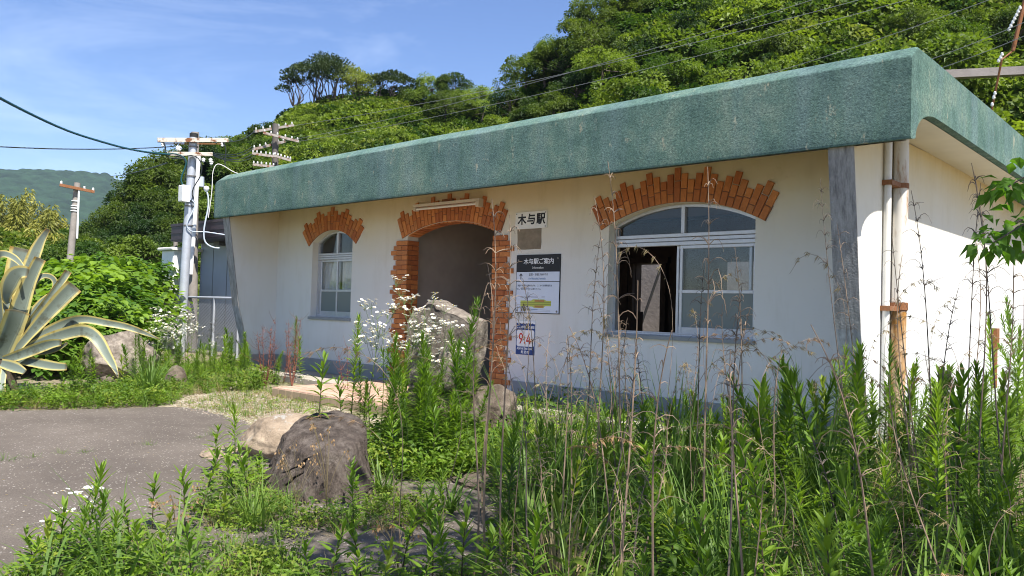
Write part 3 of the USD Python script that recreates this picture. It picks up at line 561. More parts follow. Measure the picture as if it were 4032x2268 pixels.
w1 = window(W1, 1.905, 2.005, -10.74, 2.35, 1.47, 1)
def sash(w, xa, xb, za, zb, zm, y, glass_up, glass_lo, open_shift=0.0):
    t = 0.032
    s = obj('sash', cat(bar(xa, xa + t, za, zb, y, y + 0.028), bar(xb - t, xb, za, zb, y, y + 0.028), bar(xa + t, xb - t, za, za + 0.075, y + 0.001, y + 0.027), bar(xa + t, xb - t, zb - 0.035, zb, y + 0.001, y + 0.027), bar(xa + t, xb - t, zm - 0.018, zm + 0.018, y + 0.001, y + 0.027)), 'aluminium', w)
    obj('pane', MB().box(xa + t, xb - t, y + 0.012, y + 0.017, za + 0.075, zm - 0.018).get(), glass_lo, s)
    obj('pane', MB().box(xa + t, xb - t, y + 0.012, y + 0.017, zm + 0.018, zb - 0.035).get(), glass_up, s)
sash(w1, -11.246, -10.722, 0.99, 1.903, 1.40, yf + 0.036, 'glass', 'frosted_glass')
sash(w1, -10.754, -10.224, 0.99, 1.903, 1.40, yf + 0.004, 'glass', 'frosted_glass')
cur = []
for xa, xb in ((-11.25, -10.80), (-10.70, -10.22)):
    xs_ = np.linspace(xa, xb, 40); ys_ = yf + 0.105 + 0.022 * np.sin((xs_ - xa) * 52 + np.sin(xs_ * 9)); v = np.vstack([np.column_stack([xs_, ys_, np.full(40, 0.9)]), np.column_stack([xs_, ys_, np.full(40, 1.92)])]); a = np.arange(39)
    obj('curtain', (v, np.stack([a, a + 1, a + 41, a + 40], 1)), 'curtain', w1, smooth=True)
w2 = window(W2, 1.925, 2.055, -4.44, 2.36, 1.43, 1)
sash(w2, -4.47, -3.595, 0.975, 1.923, 1.43, yf + 0.004, 'glass', 'frosted_glass')
sash(w2, -4.53, -3.66, 0.975, 1.923, 1.43, yf + 0.036, 'glass', 'frosted_glass')
obj('track', cat(bar(-5.296, -3.594, 0.952, 0.974, yf - 0.02, yf + 0.075)), 'aluminium', w2)
obj('track', cat(bar(-11.246, -10.224, 0.972, 0.989, yf - 0.02, yf + 0.075)), 'aluminium', w1)

# ---- concrete apron, porch step with its tiles
obj('apron', MB().box(-12.33, -2.52, 6.55, 7.398, 0.001, 0.08).get(), 'apron_concrete', kind='structure')
porch = thing('porch_step', (0, 0, 0), label='low porch step paved with pink tiles in front of the brick doorway', category='step')
px0, px1, py0 = -9.02, -6.42, 5.40
obj('base', MB().box(px0 + 0.012, px1 - 0.012, py0 + 0.012, 7.38, 0.002, 0.108).get(), 'bare_mortar', porch)
TR = rs(5); nx, ny = 17, 13; tw = (px1 - px0) / nx; td = (7.372 - py0) / ny
for i in range(nx):
    for j in range(ny):
        xa, ya = px0 + i * tw, py0 + j * td; dz = TR.uniform(-0.0012, 0.0012); g = 0.004
        v = np.array([[xa + g, ya + g, 0.104], [xa + tw - g, ya + g, 0.104], [xa + tw - g, ya + td - g, 0.104], [xa + g, ya + td - g, 0.104], [xa + g + .003, ya + g + .003, 0.12 + dz], [xa + tw - g - .003, ya + g + .003, 0.12 + dz], [xa + tw - g - .003, ya + td - g - .003, 0.12 + dz], [xa + g + .003, ya + td - g - .003, 0.12 + dz]])
        f = np.array([[4, 5, 6, 7], [0, 1, 5, 4], [1, 2, 6, 5], [2, 3, 7, 6], [3, 0, 4, 7]])
        obj('tile', (v, f), f'porch_tile_{TR.randint(3)}', porch)
for i in range(nx):
    xa = px0 + i * tw; obj('riser_tile', bevbox(xa + 0.003, xa + tw - 0.003, py0 - 0.002, py0 + 0.012, 0.003, 0.106, 0.003), f'riser_tile_{TR.randint(2)}', porch)
for j in range(ny):
    ya = py0 + 0.013 + j * td; obj('riser_tile', MB().box(px0 - 0.002, px0 + 0.012, ya + 0.003, min(ya + td - 0.003, 7.37), 0.003, 0.106).get(), f'riser_tile_{TR.randint(2)}', porch)

# ---- lettering and signs on the front wall
from PIL import Image, ImageDraw, ImageFont
CJK = glob.glob('/opt/blender-*/*/datafiles/fonts/Noto Sans CJK Regular.woff2'); LAT = glob.glob('/opt/blender-*/*/datafiles/fonts/Inter.woff2')
def letters(text, x, z, h, y, mat_, parent, cjk=True, bold=0, squeeze=1.0, name='lettering', center=False, depth=0.0012):
    """lettering on the wall plane, left end x, baseline z, height h"""
    from shapely import box as sb, union_all
    S = 128; font = ImageFont.truetype((CJK if cjk else LAT)[0], S)
    x0_, y0_, x1_, y1_ = font.getbbox(text, anchor='ls', stroke_width=bold)
    im = Image.new('L', (int(x1_ - x0_) + 8, int(y1_ - y0_) + 8)); ImageDraw.Draw(im).text((4 - x0_, 4 - y0_), text, 255, font, anchor='ls', stroke_width=bold)
    on = np.pad((np.asarray(im) > 127), ((0, 0), (1, 1))).astype(np.int8); r, s = np.nonzero(np.diff(on, axis=1) == 1); e = np.nonzero(np.diff(on, axis=1) == -1)[1]
    shp = union_all(sb(s, -r - 1, e, -r)).buffer(0.7).buffer(-0.7).simplify(0.9)
    k = h / (S * (0.88 if cjk else 0.73)); wd = (x1_ - x0_) * k * squeeze
    shp = affinity.affine_transform(shp, [k * squeeze, 0, 0, k, x + (-4 * k * squeeze) - (wd / 2 if center else 0), z + (4 - y0_) * k])
    return obj(name, extr_y(shp, y - depth, y), mat_, parent)
def plate(x0, x1, z0, z1, y, mat_, parent, name='plate', th=0.004): return obj(name, bevbox(x0, x1, y - th, y, z0, z1, 0.001), mat_, parent)
yw = YF - 0.001
s1 = thing('name_sign', (0, 0, 0), label='white station name board reading 木与駅 beside the brick doorway', category='sign')
plate(-6.765, -6.25, 2.19, 2.40, yw, 'sign_white', s1, th=0.012)
ys1 = yw - 0.0122
for ch, cx_ in (('木', -6.655), ('与', -6.50), ('駅', -6.345)): letters(ch, cx_, 2.255, 0.125, ys1, 'black_print', s1, bold=4, center=True)
for cx_ in (-6.745, -6.27):
    for cz_ in (2.21, 2.38): obj('screw', MB().tube([(cx_, ys1, cz_), (cx_, ys1 - 0.004, cz_)], 0.008, 8).get(), 'steel', s1)
pt_ = Polygon([(-6.74, 2.188), (-6.34, 2.188), (-6.342, 2.1), (-6.336, 2.02), (-6.345, 1.932), (-6.45, 1.936), (-6.6, 1.930), (-6.735, 1.938), (-6.73, 2.06)])
obj('bare_patch', extr_y(pt_, YF - 0.003, YF + 0.001), 'bare_mortar', station, label='bare mortar patch where an older plate was removed')
s2 = thing('information_board', (0, 0, 0), label='white and black information board with a platform map on the wall', category='sign')
a0_, a1_, b0_, b1_ = -6.73, -6.02, 1.14, 1.865
plate(a0_, a1_, b0_, b1_, yw, 'black_print', s2, th=0.008, name='board')
y2 = yw - 0.0082
obj('white_panel', MB().box(a0_ + 0.010, a1_ - 0.010, y2 - 0.001, y2, 1.537, 1.652).get(), 'sign_blue_white', s2)
obj('white_panel', MB().box(a0_ + 0.010, a1_ - 0.010, y2 - 0.001, y2, b0_ + 0.010, 1.528).get(), 'sign_blue_white', s2)
letters('木与駅ご案内', -6.375 + 0.01, 1.755, 0.066, y2, 'white_print', s2, bold=2, center=True, squeeze=1.09)
letters('Information', -6.375, 1.69, 0.027, y2, 'white_print', s2, cjk=False, center=True, squeeze=0.88)
y3 = y2 - 0.001
letters('益田・浜田', -6.52, 1.607, 0.032, y3, 'black_print', s2, squeeze=0.92); letters('方面のりば', -6.345, 1.609, 0.025, y3, 'black_print', s2, squeeze=0.96)
letters('for Masuda,Hamada', -6.52, 1.558, 0.024, y3, 'map_blue', s2, cjk=False, squeeze=0.88)
ar = MB(); ar.tm(trimesh.creation.extrude_polygon(Polygon([(-6.655, 1.56), (-6.642, 1.56), (-6.642, 1.612), (-6.625, 1.598), (-6.625, 1.612), (-6.6485, 1.637), (-6.672, 1.612), (-6.672, 1.598), (-6.655, 1.612)]), 0.0012, engine='earcut'))
v_, f_ = ar.get(); obj('arrow', (np.column_stack([v_[:, 0], y3 - v_[:, 2], v_[:, 1]]), f_), 'black_print', s2)
letters('東萩・長門市方面のりばは、ここからは乗車出来ま', -6.70, 1.475, 0.0215, y3, 'black_print', s2, squeeze=1.0); letters('せん。反対側のりばへお廻り下さい。', -6.715, 1.432, 0.0215, y3, 'black_print', s2, squeeze=1.0)
def mapbox(x0, x1, z0, z1, m_, lift=0.0012, nm='map_shape'): obj(nm, MB().box(x0, x1, y3 - lift, y3 - lift + 0.0011, z0, z1).get(), m_, s2)
obj('map_shape', extr_y(Polygon([(-6.645, 1.225), (-6.645, 1.298), (-6.47, 1.298), (-6.44, 1.315), (-6.26, 1.315), (-6.22, 1.298), (-6.15, 1.298), (-6.15, 1.235), (-6.24, 1.235), (-6.27, 1.210), (-6.42, 1.210), (-6.45, 1.225)]), y3 - 0.0012, y3), 'map_green', s2)
for z_, hh in ((1.274, 0.0035), (1.250, 0.0035)): mapbox(-6.645, -6.15, z_, z_ + hh, 'black_print', 0.0026, 'map_line')
mapbox(-6.41, -6.255, 1.284, 1.308, 'map_orange', 0.0026); mapbox(-6.41, -6.265, 1.214, 1.240, 'map_orange', 0.0026)
for z_ in (1.345, 1.332): mapbox(-6.645, -6.53, z_, z_ + 0.003, 'map_grey', nm='map_line'); mapbox(-6.30, -6.245, z_, z_ + 0.003, 'map_grey', nm='map_line')
mapbox(-6.53, -6.37, 1.340, 1.346, 'map_violet', nm='map_line'); mapbox(-6.53, -6.524, 1.30, 1.339, 'map_violet', nm='map_line')
mapbox(-6.53, -6.524, 1.349, 1.40, 'map_grey', nm='map_line'); mapbox(-6.515, -6.512, 1.349, 1.40, 'map_grey', nm='map_line')
mapbox(-6.53, -6.526, 1.196, 1.224, 'map_blue', nm='map_line'); mapbox(-6.53, -6.36, 1.191, 1.1955, 'map_blue', nm='map_line')
for z_ in (1.186, 1.170): mapbox(-6.645, -6.16, z_, z_ + 0.0025, 'map_grey', nm='map_line')
for z_ in (1.228, 1.296):
    obj('map_dot', MB().tube([(-6.527, y3 - 0.0035, z_), (-6.527, y3 - 0.0013, z_)], 0.007, 10).get(), 'black_print', s2)
for cx_, cz_ in ((-6.695, 1.80), (-6.06, 1.815), (-6.70, 1.175), (-6.06, 1.172)): obj('screw', MB().tube([(cx_, y2 - 0.001, cz_), (cx_, y2 - 0.007, cz_)], [0.014, 0.009], 10).get(), 'steel', s2)
s3 = thing('elevation_sign', (0, 0, 0), label='small blue and white sign reading 9.4m above sea level', category='sign')
plate(-6.705, -6.395, 0.625, 1.045, yw, 'white_print', s3, th=0.006, name='board'); y4 = yw - 0.0062
wv = [(-6.704 + 0.308 * t, 1.012 + 0.006 * math.sin(t * 38)) for t in np.linspace(0, 1, 40)]
blue = Polygon([(-6.704, 0.627)] + wv + [(-6.396, 0.627)]).difference(sbox(-6.666, 0.755, -6.434, 0.905).buffer(0.028))
obj('blue_print', extr_y(blue, y4 - 0.001, y4), 'navy_print', s3)
y5 = y4 - 0.001
letters('ここの地盤は海抜', -6.55, 0.955, 0.033, y5, 'white_print', s3, bold=3, center=True, squeeze=0.98)
letters('9.4', -6.67, 0.765, 0.125, y4, 'red_print', s3, cjk=False, bold=2, squeeze=0.80); letters('m', -6.468, 0.768, 0.05, y4, 'map_grey', s3, cjk=False, squeeze=0.85)
letters('Above Sea Level', -6.55, 0.690, 0.030, y5, 'white_print', s3, cjk=False, bold=3, center=True, squeeze=0.83)
letters('阿 武 町', -6.55, 0.645, 0.034, y5, 'white_print', s3, bold=3, center=True, squeeze=1.0)

# ---- batten lamp over the doorway (unlit)
lamp = thing('batten_lamp', (-8.0, YF - 0.06, 2.585), label='white unlit tube lamp fixed over the brick doorway arch', category='lamp')
obj('tray', cat(bevbox(-0.66, 0.66, -0.045, 0.055, 0.0, 0.035, 0.004), bevbox(-0.66, -0.62, -0.035, 0.04, -0.055, -0.001, 0.004), bevbox(0.60, 0.66, -0.05, 0.05, -0.075, -0.001, 0.006)), 'soffit_paint', lamp)
obj('tube', MB().tube([(-0.615, -0.005, -0.03), (0.598, -0.005, -0.03)], 0.0165, 12).get(), 'porcelain', lamp)
obj('bracket', MB().box(-0.10, 0.10, 0.0, 0.058, 0.036, 0.075).get(), 'rust_heavy', lamp)

# ---- drain pipes on the right end wall
dp = thing('drain_pipe', (-2.235, 7.46, 0), label='thick rusty white downpipe strapped to the right end wall', category='pipe')
obj('pipe', MB().tube([(0, 0, 1.30), (0, 0, 2.846)], 0.062, 20).get(), 'pipe_rust', dp, smooth=40)
obj('lower_pipe', MB().tube([(0, 0, 0.0), (0, 0, 1.30)], 0.062, 20).get(), 'pipe_rust_low', dp, smooth=40, label='lower length, rusted orange')
obj('collar', MB().tube([(0, 0, 1.28), (0, 0, 1.345)], 0.073, 20).get(), 'rust_heavy', dp)
for zc in (2.37, 1.29):
    obj('strap', cat(MB().tube([(0, 0, zc - 0.022), (0, 0, zc + 0.022)], 0.0665, 20).get(), MB().box(-0.063, 0.02, -0.30, -0.062, zc - 0.022, zc + 0.02).get(), MB().box(-0.01, 0.03, 0.062, 0.13, zc - 0.012, zc + 0.012).get()), 'rust_heavy', dp)
dp2 = thing('thin_pipe', (-2.262, 7.20, 0), label='thin white pipe running beside the thick downpipe', category='pipe')
obj('pipe', MB().tube([(0, 0, 0.0), (0, 0, 2.846)], 0.030, 14).get(), 'drain_white', dp2, smooth=40)
mt = thing('meter_bracket', (-2.27, 11.35, 0.98), label='small rusty iron bracket low on the right end wall', category='bracket')
obj('plate', MB().box(-0.028, 0.03, -0.07, 0.07, -0.12, 0.14).get(), 'rust_heavy', mt); obj('stub', MB().tube([(0, 0, -0.6), (0, 0, -0.121)], 0.025, 8).get(), 'rust_heavy', mt)
# retaining wall across the track, seen through the rooms, with a lit face
obj('retaining_wall', MB().box(-12.2, -2.6, 15.6, 16.1, 0.0, 2.9).get(), 'retaining', label='grey concrete retaining wall seen through the open window and rear door', category='wall')

stay = thing('stay_rod', (-9.6, 14.6, 0), label='dark rod standing in for a cable shadow on the concrete wall beyond the window', category='rod')  # added black rod, stands in for a diagonal cable shadow on the wall
obj('rod', MB().tube([(-.35, 0, 0), (.35, .6, 2.9)], .03, 8).get(), 'black_rubber', stay)
# ================================================================== TERRAIN AND FAR HILLS
def azel(px, py):
    d = ray(px, py); return math.atan2(d[0], d[1]), d[2] / math.hypot(d[0], d[1])
def skyline(pts):
    q = sorted(azel(*p) for p in pts); return np.array([a for a, e in q]), np.array([e for a, e in q])
def ter_mesh(az0, az1, na, d, zfun):
    A = np.linspace(az0, az1, na); AA, DD = np.meshgrid(A, d, indexing='ij'); Z = zfun(AA, DD)
    v = np.stack([DD * np.sin(AA), DD * np.cos(AA), Z], -1).reshape(-1, 3); m = len(d)
    i, j = np.meshgrid(np.arange(na - 1), np.arange(m - 1), indexing='ij'); k = (i * m + j).ravel()
    return v, np.stack([k, k + 1, k + m + 1, k + m], 1)
def xyn(AA, DD, s): return np.stack([DD * np.sin(AA) * s, DD * np.cos(AA) * s, np.zeros_like(AA)], -1)
# mid hill: shrub-covered, ridge about 58 m away
mid_a, mid_e = skyline([(-500, 600), (-100, 590), (120, 585), (260, 560), (330, 520), (400, 470), (470, 405), (540, 362), (600, 335), (680, 300), (740, 262), (780, 240), (900, 232), (1000, 228), (1100, 250), (1200, 262), (1300, 290), (1500, 300), (1900, 330), (2600, 420)])
def zmid(AA, DD):
    ridge = np.interp(AA, mid_a, mid_e) * 58 + EYE - 0.9
    t = np.clip((DD - 27) / 31, 0, 1); s = 0.25 * t + 0.75 * t ** 1.25
    z = 0.2 + (ridge - 0.2) * s + (meshkit.fbm(xyn(AA, DD, 0.16), 4, 3) - 0.5) * 2.2 * np.clip(t * 3, 0, 1)
    return np.where(DD > 58, z - (DD - 58) * 0.25, z)
obj('hill', ter_mesh(-1.75, 0.05, 150, np.r_[np.linspace(26, 60, 40), 66, 75, 90, 120], zmid), 'terrain_soil', smooth=True, kind='structure')
# right hill: steep, close behind the track
rt_a, rt_e = skyline([(1180, 520), (1245, 380), (1275, 240), (1330, 170), (1400, 140), (1455, 110), (1480, 20), (1560, -80), (1800, -160), (2200, -220), (2700, -260), (3300, -240)])
def zright(AA, DD):
    ridge = np.interp(AA, rt_a, rt_e) * 40 + EYE - 1.8
    t = np.clip((DD - 20.5) / 19.5, 0, 1)
    z = 0.3 + (ridge - 0.3) * (0.9 * t + 0.1 * t * t) + (meshkit.fbm(xyn(AA, DD, 0.22), 4, 9) - 0.5) * 2.4 * np.clip(t * 3, 0, 1)
    return np.where(DD > 40, z - (DD - 40) * 0.15, z)
obj('hill', ter_mesh(rt_a[0] - 0.02, rt_a[-1] + 0.2, 120, np.r_[np.linspace(20, 42, 34), 48, 60, 80], zright), 'terrain_soil', smooth=True, kind='structure')
# far mountain, wooded
far_a, far_e = skyline([(-900, 470), (-300, 440), (-100, 432), (0, 432), (60, 433), (130, 431), (200, 437), (238, 443), (262, 441), (290, 455), (330, 462), (420, 480), (600, 520), (900, 590)])
def zfar(AA, DD):
    ridge = np.interp(AA, far_a, far_e) * 1250; t = np.clip((DD - 600) / 650, 0, 1)
    p = np.stack([DD * np.sin(AA), DD * np.cos(AA), np.zeros_like(AA)], -1)
    z = ridge * (0.15 * t + 0.85 * t ** 1.3) + (meshkit.fbm(p / 90, 4, 2) - 0.5) * 30 * t * (1 - 0.8 * np.clip((t - .8) / .2, 0, 1)) + meshkit.noise(p / 9, 3) * 5.5 + meshkit.noise(p / 4.5, 4) * 2.5
    return np.where(DD > 1250, z - (DD - 1250) * 0.3, z)
obj('mountain', ter_mesh(-1.75, -0.75, 420, np.r_[np.linspace(590, 1255, 190), 1300, 1400], zfar), 'far_forest', smooth=True, kind='structure')

# ================================================================== FOLIAGE BUILDERS
def rdir(R, n, zlo=-1.0):
    z = R.uniform(zlo, 1, n); a = R.uniform(0, 2 * PI, n); s = np.sqrt(np.maximum(0, 1 - z * z)); return np.stack([s * np.cos(a), s * np.sin(a), z], 1)
def clump(seed, r, n, L, W, far=True, flat=0.75, droop=0.25):
    R = rs(seed); d = rdir(R, n, -0.35); rad = r * R.uniform(0.45, 1.0, n) ** 0.6
    base = d * rad[:, None] * [1, 1, flat]; out = norm(d + R.normal(0, 0.55, (n, 3)) - [0, 0, 0.15]); nrm = norm(d + [0, 0, 0.9] + R.normal(0, 0.45, (n, 3)))
    return leaves(base, out, nrm, L * R.uniform(0.7, 1.3, n), W * R.uniform(0.7, 1.3, n), droop, far=far)
def crown(seed, c, rad, nc, per, L, W, cr=0.3, far=True, zlo=-0.45, shell=0.5):
    R = rs(seed); d = rdir(R, nc, zlo); cen = np.asarray(c) + d * np.asarray(rad) * (R.uniform(shell, 1.0, nc) ** 0.7)[:, None]
    rr = np.mean(rad) * cr * R.uniform(0.6, 1.4, nc); n = nc * per
    cd = rdir(R, n, -0.5); ci = np.repeat(np.arange(nc), per)
    base = cen[ci] + cd * (rr[ci] * R.uniform(0.3, 1, n) ** 0.5)[:, None] * [1, 1, 0.7]
    out = norm(cd + R.normal(0, 0.5, (n, 3)) - [0, 0, 0.1]); nrm = norm(cd + d[ci] * 0.5 + [0, 0, 0.8] + R.normal(0, 0.4, (n, 3)))
    return leaves(base, out, nrm, L * R.uniform(0.7, 1.3, n), W * R.uniform(0.7, 1.3, n), 0.2, far=far), cen
def limbs(m, R, base, cens, r0_, lean=(0, 0), fork=0.4, k=6):
    for c in cens:
        p1 = base + (c - base) * [fork * 0.5, fork * 0.5, fork] + R.normal(0, 0.05, 3); p2 = base + (c - base) * 0.72 + R.normal(0, 0.12, 3) * np.linalg.norm(c - base) * 0.15
        m.tube(spline([base, p1, p2, c], 7), np.linspace(r0_, r0_ * 0.16, 7), k)
def broad_tree(seed, h, rad, nc, per, L, W, leaf, name='tree', bark='bark', cr=0.3):
    def build():
        t = thing(name, (0, 0, -50)); R = rs(seed)
        lf, cen = crown(seed, (0, 0, h - rad[2]), rad, nc, per, L, W, cr)
        m = MB(); top = np.array([R.normal(0, .15), R.normal(0, .15), h - rad[2] * 1.1])
        m.tube(spline([(0, 0, -0.3), (R.normal(0, .1), R.normal(0, .1), h * 0.25), top], 8), np.linspace(0.045 * h ** 0.8, 0.02 * h ** 0.8, 8), 7)
        limbs(m, R, top, cen[R.permutation(len(cen))[:14]], 0.016 * h ** 0.8, k=4)
        obj('trunk', m.get(), bark, t); obj('crown', lf, leaf, t); return t
    return Proto(build)

# ---- hillside cover: shrubs and creepers nobody could count
cl = [(clump(100 + k, 0.62, 210, 0.20, 0.14), 'hill_leaf' if k < 4 else 'hill_leaf_pale') for k in range(5)]
R = rs(21); pos = []; n_try = 5200
aa = R.uniform(azel(-60, 500)[0], azel(1480, 300)[0], n_try); dd = np.sqrt(R.uniform(28 ** 2, 63 ** 2, n_try)); zz_ = zmid(aa, dd)
P1 = np.column_stack([dd * np.sin(aa), dd * np.cos(aa), zz_ + R.uniform(-0.1, 0.45, n_try)])
instancer('hillside_shrubs', cl, P1, R.uniform(0, 6.28, n_try), R.uniform(0.7, 1.65, n_try) * np.where(dd > 56, 0.8, 1), R.choice(5, n_try, p=[.24, .24, .22, .18, .12]), label='dense green shrubs and creepers covering the hill behind the station roof', category='shrubs')
n_try = 1900; aa = R.uniform(rt_a[1], azel(2750, 300)[0], n_try); dd = np.sqrt(R.uniform(20.5 ** 2, 43 ** 2, n_try))
P2 = np.column_stack([dd * np.sin(aa), dd * np.cos(aa), zright(aa, dd) + R.uniform(-0.1, 0.4, n_try)])
instancer('hillside_creepers', cl, P2, R.uniform(0, 6.28, n_try), R.uniform(0.7, 1.5, n_try), R.choice(5, n_try, p=[.26, .26, .24, .18, .06]), label='creepers and undergrowth covering the steep slope at upper right', category='undergrowth')

# ---- trees one can tell apart
LOOK = ['dense dark', 'tall dark', 'spreading light green', 'tall light green', 'low bushy']
T = [broad_tree(301, 5.2, (2.1, 2.1, 1.9), 27, 210, 0.18, 0.11, 'tree_leaf', cr=0.34), broad_tree(302, 6.5, (2.4, 2.3, 2.5), 34, 220, 0.19, 0.11, 'tree_leaf', cr=0.31), broad_tree(303, 4.6, (2.3, 2.2, 1.5), 24, 210, 0.19, 0.12, 'tree_leaf_light', cr=0.36),
     broad_tree(304, 6.0, (1.8, 1.9, 2.4), 28, 210, 0.18, 0.10, 'tree_leaf_light', cr=0.34), broad_tree(305, 3.6, (1.9, 1.9, 1.3), 20, 200, 0.20, 0.13, 'hill_leaf', cr=0.38)]
R = rs(77); k = 0
def slope_tree(px, py_top, dist, proto, sink=0.0, s=None, zf=zright, **kw):
    a, e = azel(px, py_top); base = np.array([dist * math.sin(a), dist * math.cos(a), float(zf(np.array([a]), np.array([float(dist)]))[0])])
    hh = e * dist + EYE - base[2]; h0 = [5.2, 6.5, 4.6, 6.0, 3.6][proto]; sc = s or max(0.55, min(1.5, hh / h0)); base[2] += hh - h0 * sc
    base[2] = min(base[2], float(zf(np.array([a]), np.array([float(dist)]))[0]) + 0.2)
    return T[proto].place(base, R.uniform(0, 6.28), (sc, sc, sc), **kw)
def wood_label(px, py, p):
    return LOOK[p] + ' tree on slope above ' + next(w for lim, w in ((1420, 'the doorway'), (1560, 'the name board'), (1700, 'the open window'), (1880, 'the closed sash'), (2050, 'the window arch end'), (2250, 'the grey wall edge'), (9999, 'the right roof corner')) if px < lim) + next(w for lim, w in ((45, ', topmost'), (150, ', halfway up'), (9999, ', just over the roof')) if py < lim)
def foot_label(px, py, p):
    return LOOK[p] + ' tree in the wood ' + next(w for lim, w in ((240, 'right beside the lone pole'), (310, 'right of the lone pole'), (380, 'between the two poles'), (440, 'just left of the steel pole'), (9999, 'behind the steel pole')) if px < lim) + next(w for lim, w in ((485, ', on its skyline'), (560, ', in its middle'), (9999, ', at its lower edge')) if py < lim)
wood = dict(category='tree', group='trees on the steep wooded slope')
for px, py, d, p in [(1290, 225, 37, 0), (1330, 125, 39, 1), (1372, 92, 38, 3), (1415, 112, 37, 0), (1270, 300, 36, 4)]:
    slope_tree(px, py, d, p, label=LOOK[p] + ' tree at the slope end, ' + ('against the sky' if py < 150 else 'stepping down to the saddle' if py < 260 else 'low in the saddle') + (', nearest the pines' if px < 1300 else ''), category='tree', group='dark trees at the edge of the slope')
for px, py, d, p in [(1470, 40, 36, 1), (1500, -15, 38, 1), (1560, -30, 39, 0), (1640, -40, 39, 1), (1455, 180, 34, 0), (1520, 120, 33, 2), (1600, 70, 35, 1), (1680, 40, 36, 3), (1400, 240, 33, 0), (1340, 270, 34, 0), (1760, 10, 36, 1), (1590, 190, 30, 4), (1700, 140, 32, 2), (1800, 95, 33, 3), (1880, 30, 35, 0), (1960, 70, 33, 1), (2040, 20, 35, 1), (2130, 60, 33, 3), (2210, 10, 35, 1), (2300, 30, 33, 0), (2390, 60, 31, 2), (2480, 30, 32, 1), (2560, 20, 32, 0), (1920, 160, 29, 4), (2060, 140, 29, 4), (1480, 280, 31, 2), (2330, 100, 28, 4), (1650, 230, 29, 4)]:
    slope_tree(px, py, d, p, label=wood_label(px, py, p), **wood)
# trees on the shrubby hill: tops of the ridge and the dark wood at its left foot
for px, py, d, p in [(1085, 195, 57, 2), (1140, 190, 56, 0), (1190, 215, 55, 2), (1215, 250, 54, 2), (1120, 235, 53, 0), (1050, 225, 56, 4)]:
    slope_tree(px, py, d, p, zf=zmid, label=LOOK[p] + ' rounded tree on the hilltop ' + ('next to the low windswept tree' if px < 1060 else 'midway to the steep slope' if px < 1130 else 'nearest the steep slope') + (', on the skyline' if py < 200 else ', lower'), category='tree', group='rounded trees on the hilltop')
for px, py, d, p in [(228, 585, 40, 0), (268, 545, 42, 1), (300, 520, 42, 0), (345, 480, 43, 1), (395, 425, 44, 0), (420, 470, 41, 1), (370, 520, 39, 0), (320, 560, 38, 1), (450, 420, 45, 1), (470, 500, 40, 0), (410, 545, 37, 0), (250, 600, 36, 4), (500, 470, 42, 4), (180, 612, 36, 4), (545, 500, 38, 4), (412, 398, 45, 0), (442, 384, 46, 1), (478, 372, 47, 0), (515, 358, 48, 0), (385, 420, 44, 3), (350, 455, 44, 0), (545, 345, 50, 2), (290, 600, 33, 4), (430, 590, 33, 0), (360, 600, 32, 4)]:
    slope_tree(px, py, d, p, zf=zmid, label=foot_label(px, py, p), category='tree', group='trees in the wood left of the poles')

R2 = rs(88)
for _ in range(26):
    px = R2.uniform(560, 1240); top = np.interp(px, [560, 680, 800, 1000, 1240], [345, 300, 262, 262, 300]); py = top + R2.uniform(8, 120); p = int(R2.choice([4, 4, 2, 0])); d = float(np.interp(py - top, [0, 120], [55, 44])) + R2.uniform(-1, 1)
    slope_tree(px, py, d, p, s=R2.uniform(.45, .8), zf=zmid, label=LOOK[p] + ' tree in the hill shrubs ' + next(w for lim, w in ((690, 'by the pole of many crossarms'), (850, 'below the windswept pines'), (1020, 'above the small window'), (9999, 'above the doorway')) if px < lim) + (', near the skyline' if py - top < 40 else ', halfway down' if py - top < 85 else ', low down'), category='tree', group='bushy trees among the hill shrubs')

# ---- windswept pines on the ridge: bare fanned branches under a flat umbrella of needles
def umbrella_pine(name, seed, foot, cens, leaf, L=0.17, per=260, rr=0.62, r0_=0.05, **kw):
    """foot: list of trunk feet; cens: crown clumps (world points)"""
    R = rs(seed); base = np.mean(foot, 0); t = thing(name, base, **kw); m = MB(); cens = np.asarray(cens); cens = np.vstack([cens, cens + R.normal(0, .55, cens.shape) * [1, 1, .5] - [0, 0, .5]]); vs = []; rr = rr * .95; per = int(per * .8)
    for c in cens:
        f = min(foot, key=lambda q: np.linalg.norm(np.asarray(q)[:2] - c[:2]) + R.uniform(0, 0.7)); f = np.asarray(f, float) - [0, 0, .75]
        for b in range(1 + (R.uniform() < .4)):
            tip = c + R.normal(0, 0.3, 3) * [1, 1, 0.4] - [0, 0, 0.1]; j = f + (tip - f) * [0.25, 0.25, 0.42] + R.normal(0, 0.12, 3)
            m.tube(spline([f - base, j - base, f + (tip - f) * [0.62, 0.62, 0.75] + R.normal(0, 0.12, 3) - base, tip - base], 7), np.linspace(r0_ if b == 0 else r0_ * 0.45, 0.014, 7), 5)
        n = per; d = rdir(R, n, -0.15); bs = c - base + d * (rr * R.uniform(0.2, 1, n) ** 0.6)[:, None] * [1.15, 1.15, 0.62]
        vs.append(leaves(bs, norm(d + [0, 0, 0.3] + R.normal(0, .4, (n, 3))), norm(d + [0, 0, .8] + R.normal(0, .4, (n, 3))), L * R.uniform(.7, 1.3, n), L * 0.55, 0.0, far=True))
    obj('trunk', m.get(), 'pale_bark', t); obj('crown', cat(*vs), leaf, t); return t
RD = 57.0
def rp(px, py, d=RD): return at(px, py, d)
umbrella_pine('umbrella_pine', 41, [rp(750, 238), rp(738, 240)], [rp(727, 187), rp(745, 178), rp(762, 172), rp(735, 198, 56.5)], 'pine_leaf', label='small windswept pine at the left end of the hilltop row', category='tree', rr=0.55)
